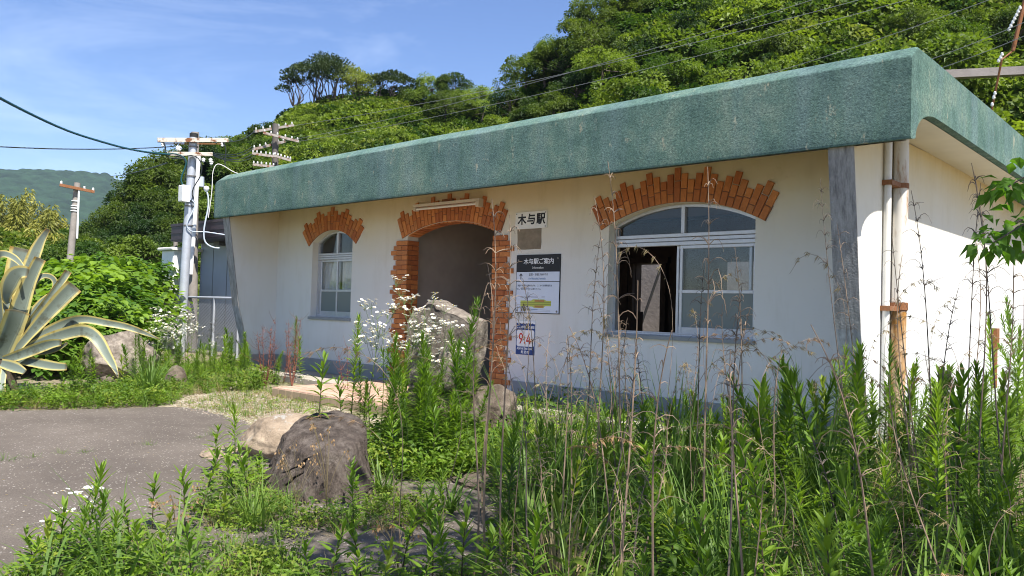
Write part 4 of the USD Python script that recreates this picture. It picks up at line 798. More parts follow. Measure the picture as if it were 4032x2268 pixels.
umbrella_pine('umbrella_pine', 42, [rp(790, 235), rp(800, 232), rp(828, 234), rp(842, 232)], [rp(775, 182), rp(790, 168), rp(805, 157), rp(822, 150), rp(838, 160), rp(855, 165), rp(800, 178, 56), rp(830, 172, 58), rp(815, 165, 56), rp(848, 178, 56.5)], 'pine_leaf', label='largest windswept pine with a flat dark crown on the hilltop', category='tree', rr=0.85)
umbrella_pine('umbrella_pine', 43, [rp(858, 234), rp(880, 236), rp(895, 236)], [rp(868, 185), rp(882, 180), rp(895, 190), rp(908, 198), rp(918, 208), rp(890, 200, 56), rp(922, 218)], 'hill_leaf_pale', label='lighter windswept tree leaning right beside the largest pine on the hilltop', category='tree', rr=0.7)
umbrella_pine('umbrella_pine', 44, [rp(955, 225), rp(985, 222)], [rp(940, 206), rp(955, 200), rp(972, 194), rp(988, 190), rp(1003, 196), rp(1018, 204), rp(1030, 210)], 'pine_leaf', label='low windswept tree between the pines and the rounded trees on the hilltop', category='tree', rr=0.55, r0_=0.045)

# ---- bamboo grove at far left
def bamboo(seed):
    def build():
        R = rs(seed); t = thing('bamboo_clump', (0, 0, -60)); m = MB(); vs = []
        for _ in range(7):
            x, y = R.normal(0, 0.7, 2); h = R.uniform(6, 9); lx, ly = R.normal(0, 1.0, 2); p = spline([(x, y, 0), (x + lx * .25, y + ly * .25, h * .6), (x + lx, y + ly, h)], 9); m.tube(p, np.linspace(.06, .012, 9), 5)
            n = 420; tt = R.uniform(0.25, 1.0, n) ** 0.8; idx = (tt * 8).astype(int).clip(0, 7); fr = tt * 8 - idx; b = p[idx] * (1 - fr)[:, None] + p[idx + 1] * fr[:, None]
            d = rdir(R, n, -0.6); b = b + d * (0.9 * (1.15 - tt) * R.uniform(.2, 1, n) + .12)[:, None]
            vs.append(leaves(b, norm(d * [1, 1, .5] - [0, 0, .5]), norm(R.normal(0, .6, (n, 3)) + [0, 0, 1]), .30 * R.uniform(.7, 1.3, n), .10, .3, far=True))
        obj('culm', m.get(), 'green_stem', t); obj('foliage', cat(*vs), 'bamboo_leaf', t); return t
    return Proto(build)
BB = [bamboo(61), bamboo(62), bamboo(63)]; R = rs(64)
for px, py, d in [(-40, 468, 62), (5, 450, 64), (28, 478, 60), (45, 455, 66), (62, 495, 60), (85, 500, 62), (100, 512, 58), (125, 520, 60), (145, 538, 57), (165, 540, 60), (20, 530, 52), (70, 560, 50), (115, 575, 50), (155, 590, 48), (-20, 560, 48), (185, 590, 50)]:
    a, e = azel(px, py); top = e * d + EYE; s = R.uniform(.85, 1.1)
    BB[R.randint(3)].place((d * math.sin(a), d * math.cos(a), top - 8.9 * s), R.uniform(0, 6.28), (s, s, s), label='feathery yellow-green bamboo clump ' + next(w for lim, w in ((0, 'cut by the left edge'), (40, 'near the left edge'), (75, 'above the cut agave leaves'), (110, 'above the tallest agave leaf'), (150, 'just left of the lone pole'), (9999, 'behind the lone pole')) if px < lim) + (', on the grove skyline' if py < 500 else ', low in the grove' if py > 535 else ', in the grove middle'), category='bamboo', group='bamboo grove at far left')

# ================================================================== POLES, WIRES, HUT, FENCE
def line3(p, q, n=2): return np.linspace(p, q, n)
def arm(parent, p, q, w, mat_, name='crossarm'):
    """square steel crossarm from p to q"""
    p, q = np.asarray(p, float), np.asarray(q, float); u, v = frame_axes(q - p); c = []
    for e in (p, q):
        for a, b in ((-1, -1), (1, -1), (1, 1), (-1, 1)): c.append(e + u * a * w / 2 + v * b * w / 2)
    obj(name, (np.array(c), np.array([[0, 1, 2, 3], [4, 7, 6, 5], [0, 4, 5, 1], [1, 5, 6, 2], [2, 6, 7, 3], [3, 7, 4, 0]])), mat_, parent)
def insulator(parent, p, s=1.0, down=False):
    z = np.array([0, 0.02, 0.03, 0.06, 0.065, 0.10, 0.11, 0.13]) * s * (-1 if down else 1); r = np.array([.012, .02, .045, .05, .03, .045, .03, .012]) * s
    obj('insulator', MB().tube(np.column_stack([np.zeros(8), np.zeros(8), z]) + p, r, 10).get(), 'porcelain', parent, smooth=50)
def gpole(name, pb, pt, r1, r2, mat_, **kw):
    pb, pt = np.asarray(pb), np.asarray(pt); t = thing(name, pb, **kw)
    obj('pole', MB().tube(line3([0, 0, 0], pt - pb, 6), np.linspace(r1, r2, 6), 16).get(), mat_, t, smooth=40); return t, pb
D1 = 18.0
pb = at(452, 885, D1); pb[2] = min(pb[2], 0.0); ptp = at(487.5, 338, D1)
pole1, O = gpole('steel_pole', pb, ptp, 0.098, 0.080, 'galvanized', label='galvanized steel pole with rusty crossarms left of the station', category='utility pole')
L = lambda px, py, d=D1, o=None: at(px, py, d) - (O if o is None else o)
obj('cap', MB().tube([L(487.5, 346), L(487.8, 336)], 0.085, 16).get(), 'black_rubber', pole1)
arm(pole1, L(396, 352.5, D1 - .16), L(574, 353, D1 - .05), 0.085, 'rust_paint'); arm(pole1, L(421, 387, D1 - .16), L(535, 388, D1 - .16), 0.075, 'rust_paint')
arm(pole1, L(405, 362, D1 - .1), L(560, 362, D1 + .1), 0.02, 'rust_heavy', 'brace')
for px, py in ((410, 357), (560, 357), (447, 366), (452, 367)): insulator(pole1, L(px, py, D1 - .16), 0.8, True)
for px, py in ((530, 397), (532, 403), (512, 396)): insulator(pole1, L(px, py, D1 - .16), 0.8, True)
bx = L(463, 487, D1 - .17); obj('junction_box', bevbox(bx[0] - .10, bx[0] + .10, bx[1] - .08, bx[1] + .08, bx[2] - .17, bx[2] + .17, 0.015), 'white_paint', pole1)
for py in (368, 442, 566, 505, 517): obj('band', MB().tube([L(484.5 - (py - 390) * .064, py), L(484.5 - (py - 390) * .064, py + 3.2)], 0.100, 16).get(), 'steel', pole1)
obj('conduit', MB().tube(spline([L(474, 500, D1 - .13), L(471, 560, D1 - .13), L(472, 574, D1 - .13), L(478, 580, D1 - .12), L(500, 583), L(535, 586), L(572, 591)], 30), 0.013, 8).get(), 'hut_wall', pole1, smooth=True)
for pts in ([(409, 357), (416, 372), (418, 392), (440, 398), (470, 405)], [(440, 392), (462, 400), (468, 430), (464, 455)], [(470, 392), (500, 400), (505, 440), (488, 470), (486, 500)], [(560, 357), (568, 380), (566, 400), (568, 420)]):
    obj('jumper_wire', MB().tube(spline([L(x, y, D1 - .2) for x, y in pts], 16), 0.012, 5).get(), 'cable_black', pole1)
obj('jumper_wire', MB().tube(spline([L(420, 389, D1 - .2), L(455, 391, D1 - .2), L(466, 400, D1 - .2), L(462, 430, D1 - .2), L(466, 470, D1 - .2)], 16), 0.016, 6).get(), 'cable_green', pole1)
# concrete pole close behind it
pb2 = at(482, 900, D1 + 1.3); pb2[2] = 0; pt2 = at(491, 333, D1 + 1.3)
pole2, O2 = gpole('concrete_pole', pb2, pt2, 0.11, 0.085, 'pole_concrete', label='concrete pole with white cable covers right behind the steel pole', category='utility pole')
for x0_, y0_, x1_, y1_ in ((500, 392, 484, 640), (494, 470, 480, 690)):
    obj('cable_cover', MB().tube([L(x0_, y0_, D1 + 1.12, O2), L(x1_, y1_, D1 + 1.12, O2)], 0.045, 8).get(), 'white_paint', pole2)
obj('lamp_box', MB().tube([L(503, 445, D1 + 1.2, O2), L(503, 470, D1 + 1.2, O2)], 0.09, 10).get(), 'hut_wall', pole2)
# pole of many crossarms behind the roof
D3 = 30.0
pb3 = at(690, 800, D3); pb3[2] = 0; pt3 = at(693, 312, D3)
pole3, O3 = gpole('telegraph_pole', pb3, pt3, 0.14, 0.11, 'dark_pole', label='old pole with many crossarms and white insulators behind the roof', category='utility pole')
for x0_, y0_, x1_, y1_, dd0, dd1 in ((640, 331, 738, 315, -.3, .6), (662, 334, 752, 356, -.3, -.3), (636, 376, 716, 356, -.3, .6), (634, 386, 690, 394, -.3, -.3), (690, 392, 732, 404, -.3, -.3), (636, 414, 690, 420, -.3, -.3)):
    arm(pole3, L(x0_, y0_, D3 + dd0, O3), L(x1_, y1_, D3 + dd1, O3), 0.085, 'arm_grey')
    for t_ in (0.04, 0.22, 0.40, 0.62, 0.80, 0.96):
        p_ = L(x0_ + (x1_ - x0_) * t_, y0_ + (y1_ - y0_) * t_ - 1, D3 + dd0 + (dd1 - dd0) * t_, O3); insulator(pole3, p_ + [0, 0, .03], 0.7)
# lone pole at left
D4 = 30.0
pt4 = at(194.5, 460, D4); pb4 = at(178, 640, D4); pb4 = pt4 + (pb4 - pt4) * (pt4[2] / (pt4[2] - pb4[2]))
pole4, O4 = gpole('concrete_pole', pb4, pt4, 0.125, 0.095, 'pole_concrete', label='lone concrete pole with one rusty crossarm before the far mountain', category='utility pole')
arm(pole4, L(150, 465, D4 - .2, O4), L(238, 483, D4 - .2, O4), 0.09, 'rust_heavy')
for px, py in ((154, 464), (212, 477), (234, 481)): insulator(pole4, L(px, py, D4 - .2, O4), 0.9)
obj('conduit', MB().tube([L(199, 472, D4 - .2, O4), L(194, 600, D4 - .2, O4)], 0.03, 6).get(), 'white_paint', pole4)
for py in (475, 505, 517, 523, 530): obj('band', MB().tube([L(194.2 - (py - 460) * .09, py, D4, O4), L(194.0 - (py - 460) * .09, py + 2.2, D4, O4)], 0.128, 14).get(), 'white_paint', pole4)
def wire(name, pts, r, mat_, **kw):
    p = np.asarray(pts); t = thing(name, p[0], **kw); obj('strand', MB().tube(p - p[0], r, 5).get(), mat_, t); return t
wire('overhead_cable', spline([at(-120, 175, 10.5), at(0, 247, 12), at(65, 281, 12.9), at(130, 312, 13.8), at(195, 338, 14.8), at(260, 358, 15.7), at(340, 378, 16.9), at(432, 389, 17.85)], 60), 0.020, 'cable_green', label='thick green-black cable sagging from the left edge to the steel pole', category='cable')
wire('overhead_cable', catenary(at(-150, 359, 15), at(442, 368, 17.85), 0.08), 0.010, 'cable_black', label='thin black cable running level to the steel pole from the left', category='cable')
wire('overhead_cable', catenary(at(276, 443, 60), at(420, 410, 24), 0.1), 0.018, 'cable_black', label='faint thin wire before the mountain right of the lone pole', category='cable')
for k, (a_, b_) in enumerate([((545, 354), (640, 330)), ((535, 388), (636, 374)), ((538, 391), (636, 386)), ((540, 394), (640, 392)), ((534, 384), (634, 368))]):
    wire('overhead_wire', catenary(at(*a_, D1), at(*b_, D3), 0.15), 0.011, 'cable_black', label='thin wire between the steel pole and the pole of many crossarms', category='wire', group='wires between the poles')
for k, (x0_, y0_, d0_, x1_, y1_, d1_) in enumerate([(740, 316, 30, 2700, -150, 19), (750, 356, 30, 2700, -120, 19.5), (1500, 290, 24, 2900, -160, 17), (1900, 262, 20, 2900, -95, 15), (1950, 270, 20, 2900, -58, 15), (716, 356, 30, 2500, -150, 20)]):
    wire('overhead_wire', catenary(at(x0_, y0_, d0_), at(x1_, y1_, d1_), 0.35), 0.0065, 'wire_grey', label='pale thin wire strung along the wooded slope above the roof', category='wire', group='wires along the slope')

# concrete frame on the slope at upper right with a rusty mast and its insulators
fr_ = thing('slope_frame', at(2480, 175, 24.5), label='concrete beam frame holding the overgrown slope at upper right', category='slope frame'); OF = at(2480, 175, 24.5)
arm(fr_, L(2300, 192, 24.6, OF), L(2800, 168, 25.8, OF), 0.22, 'retaining', 'beam')
ms = thing('insulator_mast', at(2560, -30, 20), label='rusty steel mast with white insulators at the upper right edge', category='mast'); OM = at(2560, -30, 20)
obj('mast', MB().tube([L(2588, -40, 20, OM), L(2548, 128, 20, OM)], 0.042, 8).get(), 'rust_heavy', ms)
for k in range(7): insulator(ms, L(2566 - k * 4.6, 25 + k * 9, 19.9, OM), 0.7)
for px, py in ((2521, 142), (2517, 150), (2512, 158), (2503, 240), (2500, 250), (2496, 268)): insulator(ms, L(px, py, 19.9, OM), 0.7)
obj('stay', MB().tube([L(2548, 128, 20, OM), L(2520, 150, 19.9, OM), L(2490, 300, 20.5, OM)], 0.022, 6).get(), 'rust_heavy', ms)

# hut with dark sheet-metal eaves
hut = thing('equipment_hut', (0, 0, 0), label='small pale blue hut with dark brown metal eaves beyond the left end', category='hut')
def onY(px, py, Y): d = ray(px, py); return d * Y / d[1] + np.array([0, 0, EYE])
hx0 = onY(504, 690, 9.2)[0]; fx0 = onY(431, 580, 8.5)[0]; zt = onY(500, 560, 8.5)[2]; zb_ = onY(500, 602, 8.5)[2]
obj('wall', MB().box(hx0, -12.7, 9.2, 12.5, 0.0, zb_ + 0.1).get(), 'hut_wall', hut)
obj('eaves', cat(MB().box(fx0, -12.62, 8.5, 13, zb_, zt).get(), MB().box(fx0 - 0.015, -12.61, 8.485, 13.02, zt - 0.03, zt + 0.03).get(), MB().box(fx0 - 0.012, -12.615, 8.488, 13.015, (zt + zb_) / 2 - 0.012, (zt + zb_) / 2 + 0.012).get(), MB().box(fx0 - 0.012, -12.615, 8.488, 13.015, zb_ + 0.03, zb_ + 0.05).get()), 'hut_roof', hut)
for dx in (0.0, 0.62, 1.3): obj('panel_seam', MB().box(hx0 + 0.01 + dx, hx0 + 0.03 + dx, 9.19, 9.199, 0.1, zb_).get(), 'aluminium' if dx == 0 else 'plinth_paint', hut)
mb_ = onY(553, 607, 9.1); obj('meter_box', MB().box(mb_[0] - .10, mb_[0] + .12, 9.02, 9.199, mb_[2] - .10, mb_[2] + .22).get(), 'steel', hut)
am = thing('antenna_mast', at(519, 480, 15.8), label='slim pale mast with a white mushroom cap beside the hut eaves', category='mast'); OA = at(519, 480, 15.8)
obj('tube', MB().tube(spline([L(519.5, 480, 15.8, OA), L(516, 560, 15.8, OA), L(513, 596, 15.8, OA), L(516, 608, 15.8, OA), L(530, 620, 15.8, OA), L(552, 624, 15.8, OA)], 30), 0.015, 8).get(), 'hut_wall', am, smooth=True)
obj('cap', MB().tube(np.array([0, 0, 0]) + np.column_stack([np.zeros(5), np.zeros(5), [-.02, .02, .05, .075, .09]]), [.02, .045, .05, .04, .01], 12).get(), 'white_paint', am, smooth=50)
wire('cable_loop', spline([at(602, 437, 16), at(580, 428, 16), at(560, 416, 16), at(546, 413, 16), at(539, 422, 16), at(534, 460, 16), at(528, 520, 16), at(524, 548, 16)], 40), 0.008, 'drain_white', label='pale curved cable rising beside the left end of the roof', category='cable')
cab = thing('relay_cabinet', at(450, 700, 21.0) * [1, 1, 0], label='white cabinet with a cap roof half hidden by leafy shrubs', category='cabinet'); zc = at(450, 632, 21)[2]
obj('body', bevbox(-.32, .32, -.3, .3, 0, zc, .02), 'white_paint', cab); obj('cap', bevbox(-.40, .40, -.38, .38, zc + .001, zc + .07, .02), 'drain_white', cab); obj('vent_pipe', MB().tube([(-.25, 0, zc + .07), (-.25, 0, zc + .6)], .05, 8).get(), 'pole_concrete', cab)

# chain-link fence
fen = thing('chain_link_fence', (0, 8.25, 0), label='chain-link fence with pale posts left of the station', category='fence')
fxa, fxb, fz = onY(380, 750, 8.25)[0], -12.56, 1.24
obj('top_rail', MB().tube([(fxa, 0, fz), (fxb, 0, fz)], 0.026, 8).get(), 'galvanized', fen, smooth=True)
for px in (380, 425.5, 538, 600):
    x_ = onY(px, 800, 8.25)[0]
    if x_ < fxb: obj('post', MB().tube([(x_, 0, 0), (x_, 0, fz)], 0.03, 10).get(), 'galvanized', fen, smooth=40)
net = MB(); s_ = 0.068; hN = fz - 0.05
for k in range(int((fxb - fxa) / s_) + int(hN / s_) + 2):
    for sg in (1, -1):
        xa_ = fxa + k * s_ - (hN if sg > 0 else 0); p = np.array([xa_, 0.002 * sg, 0.04 if sg > 0 else 0.04]); q = p + [hN * 1.0, 0, hN] if sg > 0 else p + [-hN, 0, hN]
        t0, t1 = 0.0, 1.0
        for e, w_ in ((fxa, 1), (fxb, -1)):
            dx = q[0] - p[0]; tt = (e - p[0]) / dx
            if (p[0] - e) * w_ < 0: t0 = max(t0, tt)
            if (q[0] - e) * w_ < 0: t1 = min(t1, tt)
        if t1 - t0 > 0.03: net.tube([p + (q - p) * t0, p + (q - p) * t1], 0.0026, 3, False)
obj('wire_netting', net.get(), 'galvanized', fen)

# ================================================================== ROCKS
def rock(name, c, size, seed, mat_, rough=0.12, cuts=8, rz=0.0, sub=5, shear=(0, 0), **kw):
    R = rs(seed); m = trimesh.creation.icosphere(sub); v = m.vertices.copy()
    for _ in range(cuts):
        d = rdir(R, 1)[0]; h = R.uniform(0.55, 0.86); s = v @ d; v = v - np.maximum(0, s - h)[:, None] * d * 0.92
    nn = norm(v); v = v + nn * ((meshkit.fbm(v * 2.2 + seed, 5, seed) - 0.5) * 2 * rough)[:, None] + nn * ((meshkit.fbm(v * 9 + seed, 3, seed + 5) - 0.5) * rough * 0.45)[:, None]
    v = v * np.asarray(size); v[:, 0] += v[:, 2] * shear[0]; v[:, 1] += v[:, 2] * shear[1]
    t = thing(name, c, rz, **kw); obj('stone', (v, m.faces), mat_, t, smooth=40); return t
def slab_from_outline(name, outline_px, dist, thick, seed, mat_, yaw, rough=0.025, **kw):
    """upright stone: outline seen from the front, real thickness, roughened all round"""
    ctr = at(*np.mean(outline_px, 0), dist); ax = np.array([math.cos(yaw), math.sin(yaw), 0]); pts = []
    nrm_ = np.array([-ax[1], ax[0], 0])
    for p in outline_px:
        d = ray(*p); t_ = ((ctr - [0, 0, EYE]) @ nrm_) / (d @ nrm_); q = d * t_ + np.array([0, 0, EYE]) - ctr; pts.append((q @ ax, q[2]))
    m = trimesh.creation.extrude_polygon(Polygon(pts).buffer(0.02).buffer(-0.02), thick, engine='earcut')
    m = m.subdivide_to_size(0.035); v = m.vertices.copy(); v[:, 2] -= thick / 2
    edge_d = np.abs(v[:, 2]) / (thick / 2); c0 = v[:, :2].mean(0); v[:, :2] = c0 + (v[:, :2] - c0) * (1 - 0.10 * edge_d[:, None] ** 3)
    n_ = m.vertex_normals; v = v + n_ * ((meshkit.fbm(v * 5 + seed, 5, seed) - 0.5) * 2 * rough * 1.6)[:, None] + n_ * ((meshkit.fbm(v * 22 + seed, 3, seed + 3) - 0.5) * rough)[:, None]
    w = np.outer(v[:, 0], ax) + np.outer(v[:, 2], nrm_) + np.outer(v[:, 1], [0, 0, 1])
    t = thing(name, ctr, **kw); tm = trimesh.Trimesh(w, m.faces, process=False); tm.fix_normals(); obj('stone', tm, mat_, t, smooth=45); return t
slab_from_outline('standing_stone', [(1046, 800), (1060, 775), (1086, 772), (1090, 757), (1106, 752), (1118, 757), (1124, 768), (1170, 785), (1217, 808), (1214, 850), (1206, 900), (1196, 940), (1182, 972), (1150, 985), (1090, 990), (1050, 985), (1038, 940), (1040, 870)], 7.35, 0.34, 31, 'rock_grey', 0.30, rough=0.018, label='large grey standing stone balanced in front of the doorway', category='stone')
rock('base_rock', at(1225, 1060, 7.15) * [1, 1, 0] + [0, 0, 0.16], (0.42, 0.30, 0.36), 32, 'rock_brown', cuts=10, rz=0.4, label='brown rock under the right foot of the standing stone', category='rock')
rock('base_rock', at(1110, 1060, 7.5) * [1, 1, 0] + [0, 0, 0.18], (0.46, 0.34, 0.34), 33, 'rock_brown', cuts=10, rz=1.2, label='rock under the standing stone, hidden behind green stalks', category='rock')
rock('flat_stone', gnd(1250, 1215) + [0, 0, 0.02], (0.34, 0.30, 0.075), 34, 'rock_brown', cuts=6, label='flat flagstone in the weeds below the standing stone', category='stone')
rock('flat_stone', gnd(615, 1150) + [0, 0, 0.015], (0.34, 0.22, 0.07), 35, 'rock_tan', cuts=6, rz=0.6, label='flat tan stone left of the dark stump-like boulder', category='stone')
rock('boulder', gnd(730, 1150) + [0, 0, 0.07], (0.46, 0.34, 0.26), 36, 'rock_tan', cuts=9, rz=0.4, label='low tan boulder behind the dark stump-like boulder', category='boulder')
rock('boulder', at(300, 900, 12.9) * [1, 1, 0] + [0, 0, 0.30], (0.62, 0.5, 0.50), 37, 'rock_grey', cuts=14, rz=0.7, label='large weathered boulder behind the drooping agave leaves', category='boulder')
rock('small_stone', gnd(440, 983) + [0, 0, 0.14], (0.145, 0.14, 0.19), 38, 'rock_brown', cuts=4, rough=0.06, sub=4, label='small round-topped stone post in the grass before the steel pole', category='stone')
rock('small_stone', gnd(245, 985) + [0, 0, 0.05], (0.3, 0.22, 0.16), 39, 'rock_brown', cuts=8, label='low stone in the shade under the agave leaves', category='stone')
# the dark stump-like boulder: flared ribbed sides, deep cracks, slanting worn top
def stump():
    R = rs(50); nt, nz = 460, 80; th = np.linspace(0, 2 * PI, nt, endpoint=False); c = (gnd(800, 1262) + gnd(800, 1200)) / 2
    vs = []
    H = 0.43
    for j in range(nz):
        t = j / (nz - 1); flare = 1.04 + 0.36 * (1 - t) ** 1.3 - 0.10 * t
        if t > 0.94: flare -= 0.09 * ((t - 0.94) / 0.06) ** 2
        a = th; ell = 1 / np.sqrt((np.cos(a) / 0.345) ** 2 + (np.sin(a) / 0.27) ** 2)
        p = np.stack([np.cos(a) * 1.6, np.sin(a) * 1.6, np.full(nt, t * 0.8)], 1); r = ell * flare * (1 + 0.20 * (meshkit.fbm(p, 3, 8) - .5) * 2)
        q = np.stack([np.cos(a) * 7, np.sin(a) * 7, np.full(nt, t * 2.2)], 1); r = r + 0.045 * (meshkit.fbm(q, 5, 4) - .5) + 0.016 * (meshkit.fbm(q * 4.1, 3, 14) - .5)
        
        for a_c, t0c, t1c, sl, dp_ in ((-1.75, .25, .80, 1.1, .05), (-1.35, .35, .92, -.9, .055), (-2.35, .1, .6, .7, .04), (-.6, .3, .85, .6, .04), (-1.0, .55, .95, 1.6, .035)):
            ac = a_c + sl * (t - .5) + 0.05 * math.sin(t * 17 + a_c * 5) + 0.02 * math.sin(t * 43); dd_ = (a - ac + PI) % (2 * PI) - PI
            r = r - dp_ * np.exp(-(dd_ / 0.020) ** 2) * max(0, math.sin(PI * min(max((t - t0c) / (t1c - t0c), 0), 1)))
        ztop = H - 0.055 + 0.085 * np.cos(a - 2.75) + 0.05 * (meshkit.fbm(p * 1.3, 3, 6) - .5)
        vs.append(np.column_stack([r * np.cos(a) + 0.05 * t, r * np.sin(a) + 0.03 * t, t * ztop - 0.05 * (1 - t)]))
    k = np.arange(nt); k2 = (k + 1) % nt; f = [np.stack([j * nt + k, j * nt + k2, (j + 1) * nt + k2, (j + 1) * nt + k], 1) for j in range(nz - 1)]
    top = vs[-1]; cc = top.mean(0)
    for s in (0.86, 0.7, 0.5, 0.3, 0.12):
        ring = cc + (top - cc) * s; ring[:, 2] += 0.03 * (1 - s) + 0.035 * (meshkit.fbm(ring * [9, 9, 3], 4, 3) - .5); vs.append(ring); j = len(vs) - 2; f.append(np.stack([j * nt + k, j * nt + k2, (j + 1) * nt + k2, (j + 1) * nt + k], 1))
    v = np.vstack(vs + [vs[-1].mean(0)[None]]); f = np.vstack(f); f = np.vstack([f[:, [0, 1, 2]], f[:, [0, 2, 3]]]); j = len(vs) - 1
    f = np.vstack([f, np.stack([j * nt + k, j * nt + k2, np.full(nt, len(v) - 1)], 1)])
    t = thing('boulder', (c[0], c[1], 0), -0.5, label='dark cracked stump-like boulder in the foreground weeds', category='boulder'); obj('stone', (v, f), 'stump_stone', t, smooth=50)
stump()

# ================================================================== AGAVE
AD = 11.2; ag0 = at(15, 935, AD) * [1, 1, 0]
agave = thing('agave', ag0, label='big variegated agave with yellow-edged leaves, many cut off', category='agave')
def zq(x, y): return (x / 3.489, 607 + y / 3.489)
def agave_leaf(pts, wid, offs, blunt=False, cup=0.35, twist=0.0, name='leaf', mat_='agave_skin'):
    """pts: path seen in the photograph's directions, offs: metres nearer (-) or farther (+) along it, wid: width in px"""
    n = 26; m = len(pts); offs = np.interp(np.linspace(0, 1, m), np.linspace(0, 1, len(offs)), offs)
    P = spline([at(px, py, AD + o) for (px, py), o in zip(pts, offs)], n); wd = np.interp(np.linspace(0, 1, n), np.linspace(0, 1, len(wid)), wid) * K / F * AD
    tan = norm(np.gradient(P, axis=0)); view = norm(P - [0, 0, EYE]); side = norm(np.cross(tan, view)); nn = norm(np.cross(side, tan))  # nn faces away from the eye
    if tan[0] @ up < -0.2 and False: side = -side
    tw = twist * np.linspace(0.2, 1, n)[:, None]; s2 = side * np.cos(tw) + nn * np.sin(tw); n2 = nn * np.cos(tw) - side * np.sin(tw)
    U = np.linspace(-1, 1, 9); vs, uv = [], []
    for layer, th_ in ((0, -0.006), (1, 0.006)):
        for i in range(n):
            q = P[i] + s2[i] * (U * wd[i] / 2)[:, None] + n2[i] * ((-cup * U ** 2 * wd[i] / 2 + th_ * (1 - 0.8 * U ** 2)))[:, None]; vs.append(q); uv.append(np.column_stack([(U + 1) / 2, np.full(9, i / (n - 1))]))
    v = np.vstack(vs); uv = np.vstack(uv); f = []; i, j = np.meshgrid(np.arange(n - 1), np.arange(8), indexing='ij'); k = (i * 9 + j).ravel(); N = n * 9
    f = np.vstack([np.stack([k, k + 1, k + 10, k + 9], 1), np.stack([k + 9 + N, k + 10 + N, k + 1 + N, k + N], 1)])
    e = np.arange(n - 1) * 9; f = np.vstack([f, np.stack([e, e + 9, e + 9 + N, e + N], 1), np.stack([e + 8 + N, e + 17 + N, e + 17, e + 8], 1)]); q = np.arange(8)
    f = np.vstack([f, np.stack([(n - 1) * 9 + q, (n - 1) * 9 + q + 1, (n - 1) * 9 + q + 1 + N, (n - 1) * 9 + q + N], 1)])
    f = np.vstack([f[:, [0, 1, 2]], f[:, [0, 2, 3]]])
    tm = trimesh.Trimesh(v - ag0, f, process=False)
    obj(name, tm, mat_, agave, smooth=True, uv=uv)
AL = [
 ([zq(60, 900), zq(90, 640), zq(120, 400), zq(185, 60)], [34, 42, 44, 42, 42], [0.1, 0.25, 0.3], .30),
 ([zq(110, 820), zq(190, 480), zq(270, 200), zq(390, -60), zq(425, -108)], [30, 36, 34, 30, 24, 10], [0.1, 0.2, 0.15], .30),
 ([zq(45, 980), zq(120, 760), zq(220, 450), zq(355, 150)], [36, 40, 36, 27, 23], [0, -0.05, -0.15], .45),
 ([zq(5, 1030), zq(60, 860), zq(110, 740), zq(158, 605)], [34, 40, 43, 44], [-0.1, -0.25, -0.38], .40),
 ([zq(-90, 420), zq(-70, 190), zq(0, 112), zq(80, 120), zq(160, 175), zq(212, 250)], [14, 15, 16, 16, 13, 6], [0.1, -0.2, -0.3], .2),
 ([zq(70, 545), zq(55, 480), zq(85, 380), zq(140, 290), zq(250, 275)], [8, 20, 34, 34, 22], [-0.15, -0.3, -0.4], .25),
 ([zq(110, 960), zq(260, 740), zq(420, 520), zq(600, 262)], [22, 20, 18, 16, 15], [0.02, 0.05, 0.05], .9),
 ([zq(120, 975), zq(280, 790), zq(440, 610), zq(655, 390)], [16, 20, 27, 33, 36], [-0.05, -0.1, -0.2], .35),
 ([zq(130, 900), zq(260, 700), zq(380, 520), zq(440, 470)], [22, 24, 20, 10], [0.2, 0.3, 0.35], .4),
 ([zq(300, 470), zq(330, 330), zq(400, 300), zq(470, 330), zq(480, 400), zq(450, 440)], [10, 12, 12, 12, 11, 8], [0.35, 0.4, 0.4], .2),
 ([zq(90, 985), (70, 868), (110, 842), (169, 812), (206, 803), (262, 811), (319, 822), (360, 836), (401, 853)], [18, 24, 26, 24, 18, 17, 16, 12, 3], [0.1, 0.15, -0.1, -0.1], .35),
 ([zq(80, 1000), (80, 872), (125, 852), (170, 838), (212, 832), (243, 850), (268, 890), (288, 925), (297, 950)], [18, 22, 25, 27, 28, 26, 22, 16, 3], [0, -0.1, -0.45, -0.6], .25),
 ([zq(30, 1040), zq(150, 1005), zq(300, 950), zq(430, 905), zq(540, 890)], [16, 22, 24, 22, 14], [-0.1, -0.3, -0.5], .35),
 ([zq(200, 960), zq(360, 975), zq(480, 950), zq(590, 890)], [10, 12, 12, 6], [0.2, 0.2, 0.1], .3),
 ([zq(120, 1050), zq(260, 1055), zq(420, 1085), zq(590, 1100)], [14, 20, 21, 15], [-0.05, -0.3, -0.5], .25),
 ([zq(15, 1070), zq(100, 1095), zq(165, 1120), zq(222, 1150)], [18, 22, 22, 12], [-0.2, -0.45, -0.6], .3),
 ([zq(22, 1090), zq(28, 1180), zq(18, 1270), zq(25, 1330)], [9, 11, 12, 12], [-0.2, -0.4, -0.5], .2),
 ([zq(15, 800), zq(0, 640), zq(-10, 500), zq(-20, 380)], [12, 13, 12, 9], [-0.1, -0.2, -0.3], .4),
 ([zq(-20, 1000), zq(-120, 800), zq(-240, 600), zq(-330, 480)], [28, 34, 28, 12], [0, 0.0, -0.1], .35),
 ([zq(-20, 1030), zq(-200, 950), zq(-380, 930), zq(-520, 1010)], [26, 30, 26, 8], [0, 0.1, 0.0], .35),
 ([zq(-10, 990), zq(-60, 780), zq(-90, 560), zq(-100, 330)], [30, 36, 32, 14], [0.2, 0.3, 0.4], .35),
 ([zq(0, 420), zq(60, 410), zq(110, 395)], [8, 9, 4], [0.3, 0.3, 0.3], .2)]
for pts, wid, offs, cup in AL: agave_leaf(pts, wid, offs, cup=cup)
